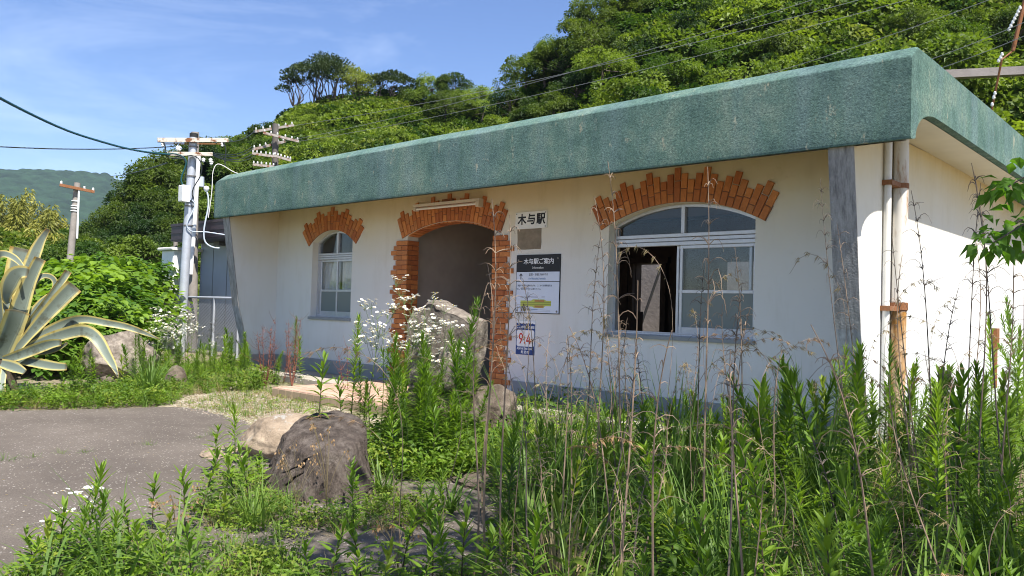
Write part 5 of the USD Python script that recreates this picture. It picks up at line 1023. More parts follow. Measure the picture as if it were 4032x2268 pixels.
rockbase = MB(); rockbase.tube(spline([at(10, 990, AD) - ag0, at(8, 930, AD) - ag0, at(14, 890, AD) - ag0], 8), np.linspace(0.16, 0.10, 8), 10)
obj('stem', rockbase.get(), 'dark_stem', agave)

# ================================================================== WEEDS
def goldenrod(seed, h, n, Ln, Wn, leaf='weed_leaf', stem='green_stem', top_up=1.2, name='goldenrod', lowbare=0.1, clustered=10, side=0):
    """upright leafy stalk: narrow leaves spiralling up, a tuft at the tip"""
    def build():
        R = rs(seed); t = thing(name, (0, 0, -40)); lean = R.normal(0, 0.10, 2) * h
        ax = spline([(0, 0, 0), (lean[0] * .3, lean[1] * .3, h * .5), (lean[0], lean[1], h)], 12)
        obj('stem', MB().tube(ax, np.linspace(0.0055, 0.002, 12) * (0.6 + 0.5 * h), 5).get(), stem, t)
        def lf(ax, n, Ln, Wn, lowbare):
            tt = lowbare + (1 - lowbare) * np.linspace(0, 1, n) ** 0.95; ang = np.arange(n) * 2.39996 + R.normal(0, .25, n)
            idx = (tt * 11).astype(int).clip(0, 10); fr = (tt * 11 - idx)[:, None]; b = ax[idx] * (1 - fr) + ax[idx + 1] * fr
            el = np.interp(tt, [0, .25, .6, .85, 1], [0.0, .38, .68, .95, top_up]) + R.normal(0, .14, n)
            d = np.stack([np.cos(ang) * np.cos(el), np.sin(ang) * np.cos(el), np.sin(el)], 1); nr = np.stack([-np.cos(ang) * np.sin(el), -np.sin(ang) * np.sin(el), np.cos(el)], 1)
            Lk = Ln * np.interp(tt, [0, .2, .55, .9, 1], [.55, .9, 1.0, .8, .5]) * R.uniform(.8, 1.2, n); return longleaves(b, d, nr, Lk, Wn * np.interp(tt, [0, .5, 1], [1, 1, .6]) * R.uniform(.8, 1.2, n), np.interp(tt, [0, .5, 1], [.42, .30, .05]) * R.uniform(.6, 1.4, n))
        parts = [lf(ax, n, Ln, Wn, lowbare)]; keep = None
        for _ in range(side):
            z0_ = R.uniform(.35, .75); b0 = ax[int(z0_ * 11)]; a_ = R.uniform(0, 6.28); e_ = b0 + np.array([math.cos(a_), math.sin(a_), 1.6]) * h * .16
            parts.append(lf(spline([b0, (b0 + e_) / 2 + [0, 0, -.01], e_], 12), n // 4, Ln * .6, Wn * .8, .1))
        obj('leaves', cat(*parts), leaf, t); return t
    return Proto(build)
GH = [0.95, 1.0, 0.85, 0.62, 0.70, 0.55, 0.34, 0.36, 0.30]
G = [goldenrod(501, .95, 165, .135, .0155), goldenrod(502, 1.0, 160, .14, .0165, side=4), goldenrod(503, .85, 120, .115, .015, 'weed_leaf_dark'),
     goldenrod(504, .62, 60, .115, .027, 'weed_leaf', 'dark_stem', 1.1, 'broadleaf_weed', .12), goldenrod(505, .70, 62, .12, .029, 'weed_leaf_dark', 'dark_stem', 1.1, 'broadleaf_weed', .15), goldenrod(506, .55, 54, .095, .024, 'weed_leaf_yellow', 'green_stem', 1.0, 'broadleaf_weed', .1),
     goldenrod(507, .34, 24, .13, .027, 'weed_leaf', 'dark_stem', 1.15, 'broadleaf_weed', .08), goldenrod(508, .36, 60, .115, .014, 'weed_leaf', 'green_stem', 1.2), goldenrod(509, .30, 20, .12, .028, 'weed_leaf_yellow', 'green_stem', 1.15, 'broadleaf_weed', .08)]
def small(k, h): return k if h > .46 else (7 if k < 3 else 8 if k == 5 else 6)
RW = rs(900)
def weed(kind, px, pyb, pyt, dz=0.0, base=None, lean=0.05, **kw):
    b = gnd(px, pyb) if base is None else np.asarray(base, float); d = math.hypot(b[0], b[1]); h = at(px, pyt, d)[2] - b[2]; kind = small(kind, h); s = h / GH[kind]; w = max(s ** 0.6, 0.75)
    G[kind].place(b, RW.uniform(0, 6.28), (w, w, s), (RW.normal(0, lean), RW.normal(0, lean)), **kw)
# the clump in front of the standing stone
def st_label(px, pyt):
    return ('tall' if pyt < 900 else 'mid-height' if pyt < 985 else 'short') + ' goldenrod stalk ' + next(w for lim, w in ((1000, 'left of the standing stone'), (1050, 'at the left edge of the standing stone'), (1105, 'before the middle of the standing stone'), (1160, 'before the right half of the standing stone'), (9999, 'at the right foot of the standing stone')) if px < lim)
st = dict(category='weed', group='goldenrod before the standing stone')
for px, pyb, pyt, k in [(985, 1150, 850, 1), (1075, 1165, 845, 0), (1148, 1150, 762, 0), (1140, 1165, 860, 1), (1040, 1140, 890, 1), (1100, 1140, 905, 2), (1010, 1165, 935, 2), (1060, 1185, 980, 0), (1175, 1160, 910, 2), (960, 1155, 930, 1), (1120, 1190, 985, 1), (1195, 1110, 905, 0), (1030, 1190, 1010, 2), (1090, 1195, 1040, 3), (1150, 1190, 1030, 2), (970, 1170, 985, 2), (990, 1190, 1050, 3), (1075, 1150, 940, 0), (1020, 1150, 900, 0), (1135, 1150, 930, 1), (1000, 1130, 870, 1), (1065, 1140, 900, 0), (1085, 1160, 870, 0), (1110, 1170, 925, 0), (1160, 1140, 840, 0), (1048, 1170, 950, 1), (1185, 1150, 960, 0), (975, 1140, 905, 0)]: weed(k, px, pyb, pyt, label=st_label(px, pyt), **st)
for px, pyb, pyt, k in [(880, 1085, 800, 0), (905, 1085, 905, 2), (860, 1080, 960, 3), (915, 1092, 960, 1), (930, 1110, 985, 3)]: weed(k, px, pyb, pyt, label='goldenrod stalk growing between the porch step and the dark boulder', category='weed', group='goldenrod by the porch step')
weed(4, 797, 1066, 905, base=gnd(797, 1215) * [1, 1, 0] + [0, 0, .40], label='leafy stalk rising above the top of the dark boulder', category='weed')
weed(2, 592, 1165, 1028, label='goldenrod stalk beside the flat tan stone', category='weed'); weed(0, 716, 1110, 1050, label='short goldenrod on the low tan boulder behind the dark boulder', category='weed', base=gnd(716, 1150) + [0, 0, .05]); weed(3, 540, 1195, 1085, label='yellowing leafy stalk left of the flat tan stone', category='weed')
for px, pyb, pyt, k in [(510, 1300, 1145, 3), (465, 1350, 1190, 3), (383, 1335, 1205, 3), (628, 1300, 1130, 3), (585, 1290, 1140, 3), (325, 1370, 1262, 3), (560, 1330, 1240, 5), (660, 1250, 1165, 3), (620, 1215, 1135, 5), (645, 1205, 1140, 3), (570, 1240, 1150, 3), (400, 1400, 1290, 5)]: weed(k, px, pyb, pyt, label=('tall ' if pyt < 1180 else 'short ') + ('dark' if k == 4 else 'yellowish' if k == 5 else 'green') + ' broad-leaved weed ' + ('just left of the dark boulder' if px > 560 else 'at the edge of the open asphalt'), category='weed', group='broad-leaved weeds left of the boulder')
for px, pyb, pyt, k in [(207, 1440, 1185, 0), (245, 1450, 1250, 0), (150, 1450, 1270, 4), (85, 1455, 1340, 3), (270, 1470, 1300, 2), (190, 1480, 1290, 2), (120, 1480, 1330, 5), (300, 1480, 1340, 4), (350, 1490, 1330, 3), (60, 1500, 1370, 4), (420, 1500, 1360, 3), (480, 1490, 1330, 4)]: weed(k, px, pyb, pyt, label=('tall ' if pyt < 1300 else 'short ') + ('narrow-leaved' if k < 3 else 'broad-leaved' if k < 5 else 'yellowish') + ' weed before the asphalt, ' + ('in the lower left corner' if px < 160 else 'left of the bottom grass clump' if px < 280 else 'right of the bottom grass clump'), category='weed', group='weeds at the lower left corner')
for px, pyb, pyt, k in [(830, 1500, 1330, 4), (910, 1480, 1300, 4), (1010, 1470, 1290, 3), (1085, 1480, 1260, 4), (1120, 1520, 1310, 0), (780, 1520, 1380, 3), (960, 1540, 1380, 5), (1050, 1550, 1370, 4), (1160, 1500, 1290, 3), (1200, 1540, 1340, 4), (1270, 1520, 1330, 2), (890, 1330, 1200, 0), (905, 1290, 1170, 3), (1060, 1300, 1180, 1), (1110, 1320, 1190, 1), (880, 1560, 1410, 4)]: weed(k, px, pyb, pyt, label=('narrow-leaved' if k < 3 else 'broad-leaved' if k < 5 else 'yellowish') + ' weed ' + ('close behind the bottom edge' if pyt > 1230 else 'right of the boulder foot') + (', below the dark boulder' if px < 940 else ', below the goldenrod clump' if px < 1100 else ', below the doorway'), category='weed', group='weeds along the bottom edge')
# by the wall and the fence
for px, pyb, pyt, k in [(740, 960, 800, 2), (755, 965, 850, 3), (690, 968, 885, 0), (700, 970, 905, 2)]: weed(k, px, pyb, pyt, label='green stalk at the foot of the left wall among reddish dead stalks', category='weed', group='green stalks at the left wall')
for _ in range(46):
    px = RW.uniform(395, 625); pyb = RW.uniform(925, 985); pyt = pyb - RW.uniform(45, 110)
    weed(RW.choice([0, 1, 2, 2, 3]), px, pyb, pyt, label=('short' if pyb - pyt < 75 else 'tall') + ' green stalk ' + next(w for lim, w in ((430, 'left of the steel pole foot'), (470, 'at the steel pole foot'), (540, 'before the fence netting'), (590, 'before the fence end'), (9999, 'at the foot of the left wing wall')) if px < lim) + (', in front' if pyb > 958 else ', behind'), category='weed', group='stalks before the fence')
for px, pyb, pyt, k in [(195, 1000, 868, 0), (215, 1005, 880, 2), (185, 1010, 900, 1), (235, 1008, 900, 3), (340, 965, 842, 2), (352, 970, 848, 0), (325, 975, 870, 3), (362, 960, 855, 3), (205, 1000, 930, 3), (375, 975, 900, 2), (310, 985, 905, 5), (160, 1000, 940, 3)]: weed(k, px, pyb, pyt, label='green stalk before the agave and its weathered boulder', category='weed', group='stalks around the agave')

# the shaded thicket at right: stalks fill the ground between the bottom edge and the right end wall
top_x = [1240, 1300, 1400, 1500, 1600, 1770, 1860, 1950, 2090, 2210, 2300, 2400, 2500, 2620]; top_y = [1080, 1025, 1035, 1030, 1020, 972, 1000, 955, 885, 845, 890, 870, 860, 815]
def thicket_label(k, px, d, hh):
    look = ['narrow-leaved', 'branching narrow-leaved', 'dark narrow-leaved', 'broad-leaved', 'dark broad-leaved', 'yellowish broad-leaved', 'small broad-leaved', 'small narrow-leaved', 'small yellowish'][k]
    where = next(w for lim, w in ((1330, 'right of the doorway'), (1480, 'under the information board'), (1620, "under the open window"), (1760, 'under the middle of the window'), (1900, 'under the closed sash'), (2080, 'right of the large window'), (2180, 'before the grey wall edge'), (2300, 'before the rusty downpipe'), (2450, 'before the bright end wall'), (9999, 'at the right edge')) if px < lim)
    return ('tall ' if hh > .68 else 'short ' if hh < .45 else '') + look + ' weed ' + where + (', near the viewer' if d < 3.0 else ', midway into the thicket' if d < 4.7 else ', close to the wall')
n_in = 0; GT = []
for _ in range(4000):
    if n_in >= 175: break
    a = RW.uniform(azel(1235, 900)[0], azel(2660, 900)[0]); d = math.sqrt(RW.uniform(1.9 ** 2, 6.9 ** 2)); b = np.array([d * math.sin(a), d * math.cos(a), 0.0])
    if b[1] > 6.3 and b[0] < -2.4: continue
    if b[0] > -2.1 and b[1] > 7.2 and d > 9: continue
    px, pyb = project(b)
    if px < 1500 and d > 5.2 and RW.uniform() < .6: continue
    h = RW.uniform(.38, 1.0) * (1.1 if px > 1900 else .85) * (np.interp(d, [2.2, 4.2], [.55, 1.0])); pyt = project(b + [0, 0, h])[1]; lim = np.interp(px, top_x, top_y) + RW.exponential(25)
    if pyt < lim: pyt = lim
    hh = at(px, pyt, d)[2]
    if hh < .22: continue
    k = RW.choice([0, 1, 2, 3, 4, 5, 3]); k = small(k, hh); s = hh / GH[k]; w = max(.75, s ** .6)
    near = 'nearest stalks of the thicket at lower right' if d < 3.3 else ('stalks of the thicket below the large window' if px < 1850 else 'stalks of the thicket before the right end wall')
    G[k].place(b, RW.uniform(0, 6.28), (w, w, s), (RW.normal(0, .13), RW.normal(0, .13)), label=thicket_label(k, px, d, hh), category='weed', group=near); n_in += 1

for q, (x_, y_, h_) in enumerate([(-1.75, 8.6, 1.25), (-1.6, 9.1, 1.4), (-1.72, 9.6, 1.15), (-1.55, 10.1, 1.35), (-1.45, 8.0, 1.1), (-1.66, 10.8, 1.2), (-1.5, 9.4, 1.0)]):
    G[q % 3].place((x_, y_, 0), RW.uniform(0, 6.28), (1.05, 1.05, h_ / GH[q % 3]), (0, RW.normal(0, .04)), label='tall goldenrod close to the bright end wall, throwing its shadow on it', category='weed', group='goldenrod along the end wall')

# undergrowth nobody could count
def herb(seed, r, n, L, W, h=0.16):
    R = rs(seed); a = R.uniform(0, 6.28, n); q = r * np.sqrt(R.uniform(0, 1, n)); b = np.stack([q * np.cos(a), q * np.sin(a), R.uniform(0.01, h, n)], 1); el = R.uniform(-.1, 1.0, n); d = np.stack([np.cos(a + R.normal(0, 1, n)) * np.cos(el), np.sin(a + R.normal(0, 1, n)) * np.cos(el), np.sin(el)], 1)
    return leaves(b, d, norm(R.normal(0, .35, (n, 3)) + [0, 0, 1]), L * R.uniform(.6, 1.3, n), W * R.uniform(.7, 1.2, n), .25)
def tuft(seed, n, L, W, r=.06, lean=.7):
    R = rs(seed); a = R.uniform(0, 6.28, n); q = r * R.uniform(0, 1, n); return blades(np.stack([q * np.cos(a), q * np.sin(a), np.zeros(n)], 1), a + R.normal(0, .5, n), L * R.uniform(.5, 1.1, n), W * R.uniform(.7, 1.2, n), lean * R.uniform(.2, 1.2, n))
def scatter(n, poly_px, seed, zf=None):
    R = rs(seed); pol = Polygon([gnd(*p)[:2] for p in poly_px]); x0_, y0_, x1_, y1_ = pol.bounds; from shapely import contains_xy
    P = np.zeros((0, 2))
    while len(P) < n:
        q = np.column_stack([R.uniform(x0_, x1_, n * 3), R.uniform(y0_, y1_, n * 3)]); P = np.vstack([P, q[contains_xy(pol, q[:, 0], q[:, 1])]])
    return np.column_stack([P[:n], np.zeros(n)]), R
hb = [(herb(601, .14, 70, .05, .026), 'weed_leaf'), (herb(602, .16, 60, .065, .03, .22), 'weed_leaf_dark'), (herb(603, .12, 60, .045, .024), 'weed_leaf_yellow'), (tuft(604, 26, .28, .006), 'grass_blade'), (tuft(605, 22, .22, .004, .08, 1.1), 'dry_grass')]
def cover(name, n, poly, seed, mix, smin, smax, label, cat_='undergrowth'):
    P, R = scatter(n, poly, seed); instancer(name, hb, P, R.uniform(0, 6.28, n), R.uniform(smin, smax, n), R.choice(5, n, p=mix), label=label, category=cat_)
cover('ground_cover', 560, [(-200, 1037), (0, 1034), (150, 1031), (300, 1027), (430, 1022), (480, 985), (400, 962), (250, 990), (60, 1000), (-200, 1000)], 611, [.30, .10, .28, .16, .16], .3, 1.15, 'low green and yellow weeds edging the far side of the asphalt', 'ground cover')
cover('ground_cover', 460, [(440, 1000), (640, 985), (700, 962), (640, 935), (560, 925), (400, 930), (330, 955), (380, 985)], 612, [.18, .08, .26, .24, .24], .35, 1.2, 'yellow-green weeds and grass before the fence and the left wall', 'ground cover')
cover('undergrowth', 1500, [(1260, 1135), (1320, 1030), (1700, 1010), (2050, 960), (2500, 940), (2750, 960), (2900, 1700), (1200, 1700), (1230, 1350)], 613, [.28, .26, .16, .18, .12], .5, 1.35, 'dense undergrowth between the thicket stalks at lower right')
cover('undergrowth', 420, [(930, 1160), (1000, 1085), (1290, 1085), (1310, 1165), (1230, 1205), (980, 1215)], 614, [.40, .22, .32, .04, .02], .7, 1.3, 'leafy undergrowth around the foot of the standing stone')
cover('undergrowth', 190, [(480, 1290), (560, 1200), (660, 1190), (690, 1250), (760, 1300), (930, 1280), (960, 1240), (1120, 1280), (1080, 1330), (760, 1370), (520, 1330)], 615, [.20, .08, .20, .20, .32], .35, .75, 'mixed weeds and straw around the base of the dark boulder')
cover('undergrowth', 190, [(40, 1440), (120, 1390), (300, 1380), (500, 1370), (640, 1400), (760, 1440), (900, 1600), (0, 1600)], 616, [.20, .06, .22, .36, .16], .4, .85, 'grass and weeds growing over the asphalt edge at lower left')
cover('undergrowth', 70, [(700, 1480), (900, 1440), (1250, 1420), (1300, 1600), (700, 1650)], 617, [.24, .10, .20, .2, .26], .3, .7, 'weeds in the broken asphalt along the bottom edge')
# straw, sparse blades and stones on the gravel; tufts in the asphalt
n = 900; P, R = scatter(n, [(440, 1022), (640, 975), (690, 985), (830, 1030), (800, 1060), (700, 1075), (560, 1042)], 621)
instancer('gravel_grass', [(tuft(622, 9, .09, .004, .05, 1.2), 'dry_grass'), (tuft(623, 8, .10, .005, .05, .9), 'grass_blade'), (herb(624, .06, 12, .03, .016, .05), 'weed_leaf_yellow')], P, R.uniform(0, 6.28, n), R.uniform(.5, 1.1, n), R.choice(3, n, p=[.5, .36, .14]), label='thin dry grass growing through the gravel before the porch step', category='grass')
peb = trimesh.creation.icosphere(1); pv = peb.vertices * [1, .8, .55]
n = 2600; P, R = scatter(n, [(430, 1026), (520, 975), (690, 990), (960, 1060), (1000, 1100), (800, 1095), (660, 1076)], 625); P[:, 2] = .008
instancer('gravel_stones', [((pv, peb.faces), 'pebble'), ((pv * [1, 1.2, .9], peb.faces), 'rock_tan')], P, R.uniform(0, 6.28, n), R.uniform(.004, .012, n), R.choice(2, n), label='small pale stones strewn over the gravel before the porch step', category='gravel')
n = 260; P, R = scatter(n, [(0, 1400), (0, 1150), (450, 1060), (640, 1110), (560, 1250), (1150, 1330), (1100, 1449), (500, 1449)], 626); P[:, 2] = .012
instancer('asphalt_grit', [((pv, peb.faces), 'pebble'), ((pv * [1.6, .5, .5], peb.faces), 'dry_grass')], P, R.uniform(0, 6.28, n), R.uniform(.0025, .006, n), R.choice(2, n), label='pale grit and leaf scraps lying on the worn asphalt', category='grit')
for i, (px, py, s) in enumerate([(10, 1158, .5), (85, 1150, .3), (150, 1140, .3), (215, 1138, .32), (375, 1120, .34), (535, 1095, .4), (500, 1102, .25)]):
    t = thing('grass_tuft', gnd(px, py, .009), 0, s, label='tiny grass tuft in a crack of the open asphalt', category='grass tuft', group='tufts in the asphalt'); obj('blades', tuft(640 + i, 30, .20, .006, .16, 1.2), 'grass_blade', t)

# ---- grass clumps with long arching blades
for i, (px, py, n_, L_, lean, lab) in enumerate([(375, 1003, 90, .80, .55, 'arching green grass clump beside the small stone post'), (300, 1500, 30, .62, 1.25, 'long-bladed grass clump at the bottom edge left of centre'), (455, 1500, 22, .46, 1.0, 'broad grass blades rising at the bottom edge beside leafy weeds'), (640, 1330, 60, .38, .6, 'pale bluish grass clump before the dark boulder'), (1320, 1400, 40, .95, .8, 'long grass clump at the left edge of the thicket'), (1700, 1300, 60, 1.0, .35, 'tall upright dark grass clump below the large window'), (2060, 1330, 56, 1.0, .4, 'tall dark grass clump in the middle of the thicket'), (1560, 1230, 46, .85, .4, 'upright grass clump under the left side of the large window'), (110, 1520, 24, .42, 1.2, 'arching grass clump at the lower left corner'), (2300, 1180, 50, .9, .5, 'grass clump before the rusty downpipe'), (960, 1245, 34, .35, .9, 'low drooping grass right of the dark boulder'), (1130, 1290, 40, .40, .9, 'low broad grass below the standing stone')]):
    t = thing('grass_clump', gnd(px, py), 0, 1, label=lab, category='grass clump'); obj('blades', tuft(660 + i, n_, L_, .013 if i != 3 else .007, .09, lean), 'grass_blade', t)

# ---- last year's dry stalks
def dry_stalk(seed, h=1.7, n=22, frm=.62, curl=.8, mat_='dry_stem'):
    def build():
        R = rs(seed); t = thing('dry_stalk', (0, 0, -30)); w = R.normal(0, .035, (4, 2)); w[0] = 0
        ax = spline(np.column_stack([np.cumsum(w, 0), [0, h * .35, h * .7, h]]), 22); obj('stem', MB().tube(ax, np.linspace(.0058, .0016, 22), 5).get(), mat_, t); m = MB()
        for k in range(n):
            f = frm + (1 - frm) * (k + R.uniform(0, 1)) / n; p = ax[int(f * 21)]; a = R.uniform(0, 6.28); l = R.uniform(.05, .15) * (1.25 - f) / .5 * .8; o = np.array([math.cos(a), math.sin(a), 0])
            m.tube(spline([p, p + o * l * .5 + [0, 0, l * R.uniform(.2, .6)], p + o * l * R.uniform(.8, 1.1) + [0, 0, l * R.uniform(-.6, .5) * curl]], 5), np.linspace(.0022, .0009, 5), 3, False)
        obj('twigs', m.get(), mat_, t); return t
    return Proto(build)
DS = [dry_stalk(701), dry_stalk(702, n=30), dry_stalk(703, n=16, frm=.5), dry_stalk(704, n=26, frm=.7, mat_='bark')]
def stalk(k, xt, yt, xb, yb, label, group=None):
    b = gnd(xb, yb); d = math.hypot(b[0], b[1]); tp = at(xt, yt, d * 1.0); v = tp - b; s = np.linalg.norm(v) / 1.7
    tx = -math.atan2(v[1], v[2]); ty = math.atan2(v[0], v[2])
    DS[k].place(b, RW.uniform(0, 6.28), (1.0, 1.0, s), (tx, ty), label=label, category='dry stalk', group=group)
for k, a_, lab in [(0, (1163, 712, 1188, 1470), 'bare dry stalk rising before the standing stone'), (2, (1212, 662, 1215, 1320), 'dark dry stalk crossing the right side of the doorway'), (1, (1260, 500, 1226, 1470), 'tall dry stalk whose twigs reach the doorway arch'), (1, (1290, 538, 1262, 1480), 'tall dry stalk whose twigs touch the station name board'), (3, (1358, 700, 1372, 1250), 'thin dark stalk crossing the information board'), (3, (1455, 595, 1452, 1260), 'thin dark stalk between the information board and the large window'), (0, (1515, 500, 1508, 1300), 'dry stalk at the left edge of the large window'), (1, (1546, 405, 1580, 1330), 'tallest dry stalk crossing the left of the large window arch'), (2, (1497, 745, 1560, 1260), 'leaning dark stalk under the left window sill'), (1, (1786, 415, 1778, 1480), 'tall dry stalk crossing the middle of the large window'), (3, (1725, 680, 1735, 1290), 'thin grey stalk in front of the closed sash'), (0, (1905, 620, 1890, 1330), 'thin dry stalk at the right side of the large window'), (3, (2062, 440, 2150, 1240), 'dark seed stalk leaning past the grey wall edge'), (2, (2238, 600, 2330, 1350), 'dark stalk leaning before the rusty downpipe'), (3, (2352, 480, 2378, 1330), 'dark stalk on the shaded part of the right end wall'), (3, (2408, 470, 2400, 1340), 'second dark stalk from the right on the end wall'), (0, (2482, 430, 2470, 1400), 'tall stalk near the right edge before the end wall'), (3, (2530, 400, 2560, 1420), 'dark stalk at the right edge under the leafy branch'), (2, (2285, 640, 2290, 1300), 'thin stalk just right of the rusty downpipe'), (2, (2440, 600, 2432, 1290), 'short bare stalk between two dark stalks on the end wall'), (1, (1360, 1090, 1380, 1449), 'short brown stalk in the lower middle weeds'), (0, (2160, 900, 2200, 1440), 'grey dry stalk low in the right thicket'), (2, (1985, 880, 1940, 1440), 'grey stalk low in the middle of the thicket'), (3, (1640, 850, 1660, 1330), 'grey dry stalk under the open window'), (0, (1830, 770, 1820, 1300), 'thin grey stalk under the closed sash'), (2, (2110, 560, 2190, 1280), 'leaning brown stalk before the grey wall edge'), (3, (2350, 720, 2320, 1400), 'dark stalk rising from the right thicket'), (1, (2560, 620, 2520, 1449), 'brown stalk at the far right edge')]: stalk(k, *a_, lab)

# ---- grass in seed: thin arching culm with a nodding panicle
def seed_grass(seed, h=1.15, tip=(.28, .0), mat_='dry_grass'):
    def build():
        R = rs(seed); t = thing('seed_grass', (0, 0, -30)); ax = spline([(0, 0, 0), (.03, 0, h * .5), (tip[0] * .45, 0, h * .93), (tip[0], 0, h), (tip[0] + .16, 0, h * .93)], 24); obj('culm', MB().tube(ax, np.linspace(.0024, .0009, 24), 4).get(), 'dry_stem', t); vs = []
        n = 70; f = np.linspace(.74, 1, n); i = (f * 22.9).astype(int); b = ax[i] + R.normal(0, .006, (n, 3)); d = norm(np.column_stack([np.full(n, .8), R.normal(0, .6, n), R.normal(-.45, .3, n)]))
        obj('panicle', leaves(b, d, norm(R.normal(0, 1, (n, 3))), .022 * R.uniform(.7, 1.6, n), .0042, .3), mat_, t); return t
    return Proto(build)
SG = [seed_grass(721), seed_grass(722, 1.3, (.18, 0)), seed_grass(723, 1.0, (.36, 0), 'tan_seed')]
for k, xb, yb, yt, rz, lab in [(0, 1690, 1260, 618, 2.6, 'seed grass nodding across the open window'), (1, 1760, 1250, 690, .5, 'pale seed head in front of the closed sash'), (2, 1420, 1260, 850, 2.7, 'drooping seed grass by the elevation sign'), (0, 1380, 1330, 905, 3.0, 'seed grass arching left toward the doorway'), (1, 1480, 1240, 880, .6, 'thin seed grass under the information board'), (0, 2010, 1300, 830, 2.8, 'seed grass arching before the grey wall edge'), (2, 1930, 1270, 850, .4, 'seed grass nodding right of the large window'), (1, 2120, 1330, 640, 2.4, 'tall seed grass crossing the grey wall edge'), (0, 2210, 1320, 700, .3, 'seed grass before the rusty downpipe'), (1, 1150, 1440, 905, 2.9, 'thin seed grass curving over the goldenrod clump'), (2, 1000, 1449, 1060, 2.8, 'tan seed head curving before the dark boulder'), (2, 1020, 1449, 880, 3.0, 'tall straw-coloured grass left of the standing stone'), (0, 1820, 1230, 830, .2, 'seed grass beneath the window sill at right'), (1, 2330, 1330, 760, .6, 'seed grass on the sunlit end wall'), (0, 2420, 1330, 800, 2.6, 'seed grass right of centre on the end wall'), (2, 1590, 1280, 900, 2.5, 'seed grass below the open window')]:
    b = gnd(xb, yb); d = math.hypot(b[0], b[1]); h = at(xb, yt, d)[2]; SG[k].place(b, rz + YAW * -1, (1, 1, max(.5, h / [1.15, 1.3, 1.0][k])), label=lab, category='seed grass')

RX = rs(990)
def zone(px, d): return thicket_label(0, px, d, .5).split(' weed ')[1]
for _ in range(46):
    a = RX.uniform(azel(1300, 900)[0], azel(2600, 900)[0]); d = RX.uniform(2.6, 6.3); b = np.array([d * math.sin(a), d * math.cos(a), 0.0]); px = project(b)[0]
    if b[1] > 6.3: continue
    h = RX.uniform(.7, 1.25) * (1.0 if d > 3.4 else .75); k = RX.randint(3); SG[k].place(b, RX.uniform(0, 6.28), (1, 1, h / [1.15, 1.3, 1.0][k]), (RX.normal(0, .1), RX.normal(0, .1)), label='fine nodding seed grass ' + zone(px, d), category='seed grass', group='seed grass in the thicket')
for _ in range(34):
    a = RX.uniform(azel(1300, 900)[0], azel(2640, 900)[0]); d = RX.uniform(2.5, 6.2); b = np.array([d * math.sin(a), d * math.cos(a), 0.0]); px = project(b)[0]
    if b[1] > 6.3: continue
    h = RX.uniform(.6, 1.35); k = RX.randint(4); DS[k].place(b, RX.uniform(0, 6.28), (.9, .9, h / 1.7), (RX.normal(0, .16), RX.normal(0, .16)), label='short dry stalk ' + zone(px, d), category='dry stalk', group='short dry stalks in the thicket')
for q in range(44):
    a = RX.uniform(azel(1330, 900)[0], azel(2600, 900)[0]); d = RX.uniform(2.7, 5.8); b = np.array([d * math.sin(a), d * math.cos(a), 0.0]); px = project(b)[0]
    if b[1] > 6.2: continue
    t = thing('grass_clump', b, 0, 1, label='upright grass clump ' + zone(px, d), category='grass clump', group='grass clumps in the thicket'); obj('blades', tuft(1200 + q, 46, RX.uniform(.5, .95) * min(1, d / 4.2), .009, .11, RX.uniform(.35, .95)), 'dry_grass' if q % 7 == 3 else 'grass_blade', t)

# ---- quaking grass with tan spikelets by the boulder
for i, (px, py, h_, lab) in enumerate([(745, 1310, .42, 'tan quaking grass in front of the dark boulder'), (820, 1300, .50, 'second tan quaking grass before the boulder crack'), (440, 1400, .30, 'tan seed heads among the weeds at lower left'), (1000, 1449, .25, 'tan seed heads low at the bottom edge')]):
    R = rs(740 + i); t = thing('quaking_grass', gnd(px, py), label=lab, category='quaking grass'); m = MB(); hb_ = []
    for k in range(9):
        a = R.uniform(0, 6.28); tp = np.array([math.cos(a) * .10, math.sin(a) * .10, h_ * R.uniform(.7, 1.1)]); m.tube(spline([(0, 0, 0), tp * [.3, .3, .6], tp], 8), .0011, 3, False); q = tp + R.normal(0, .012, (7, 3)) - [0, 0, .02]; hb_.append(leaves(q, R.normal(0, .4, (7, 3)) - [0, 0, 1], R.normal(0, 1, (7, 3)), .018, .011, 0))
    obj('culm', m.get(), 'dry_grass', t); obj('spikelet', cat(*hb_), 'tan_seed', t)

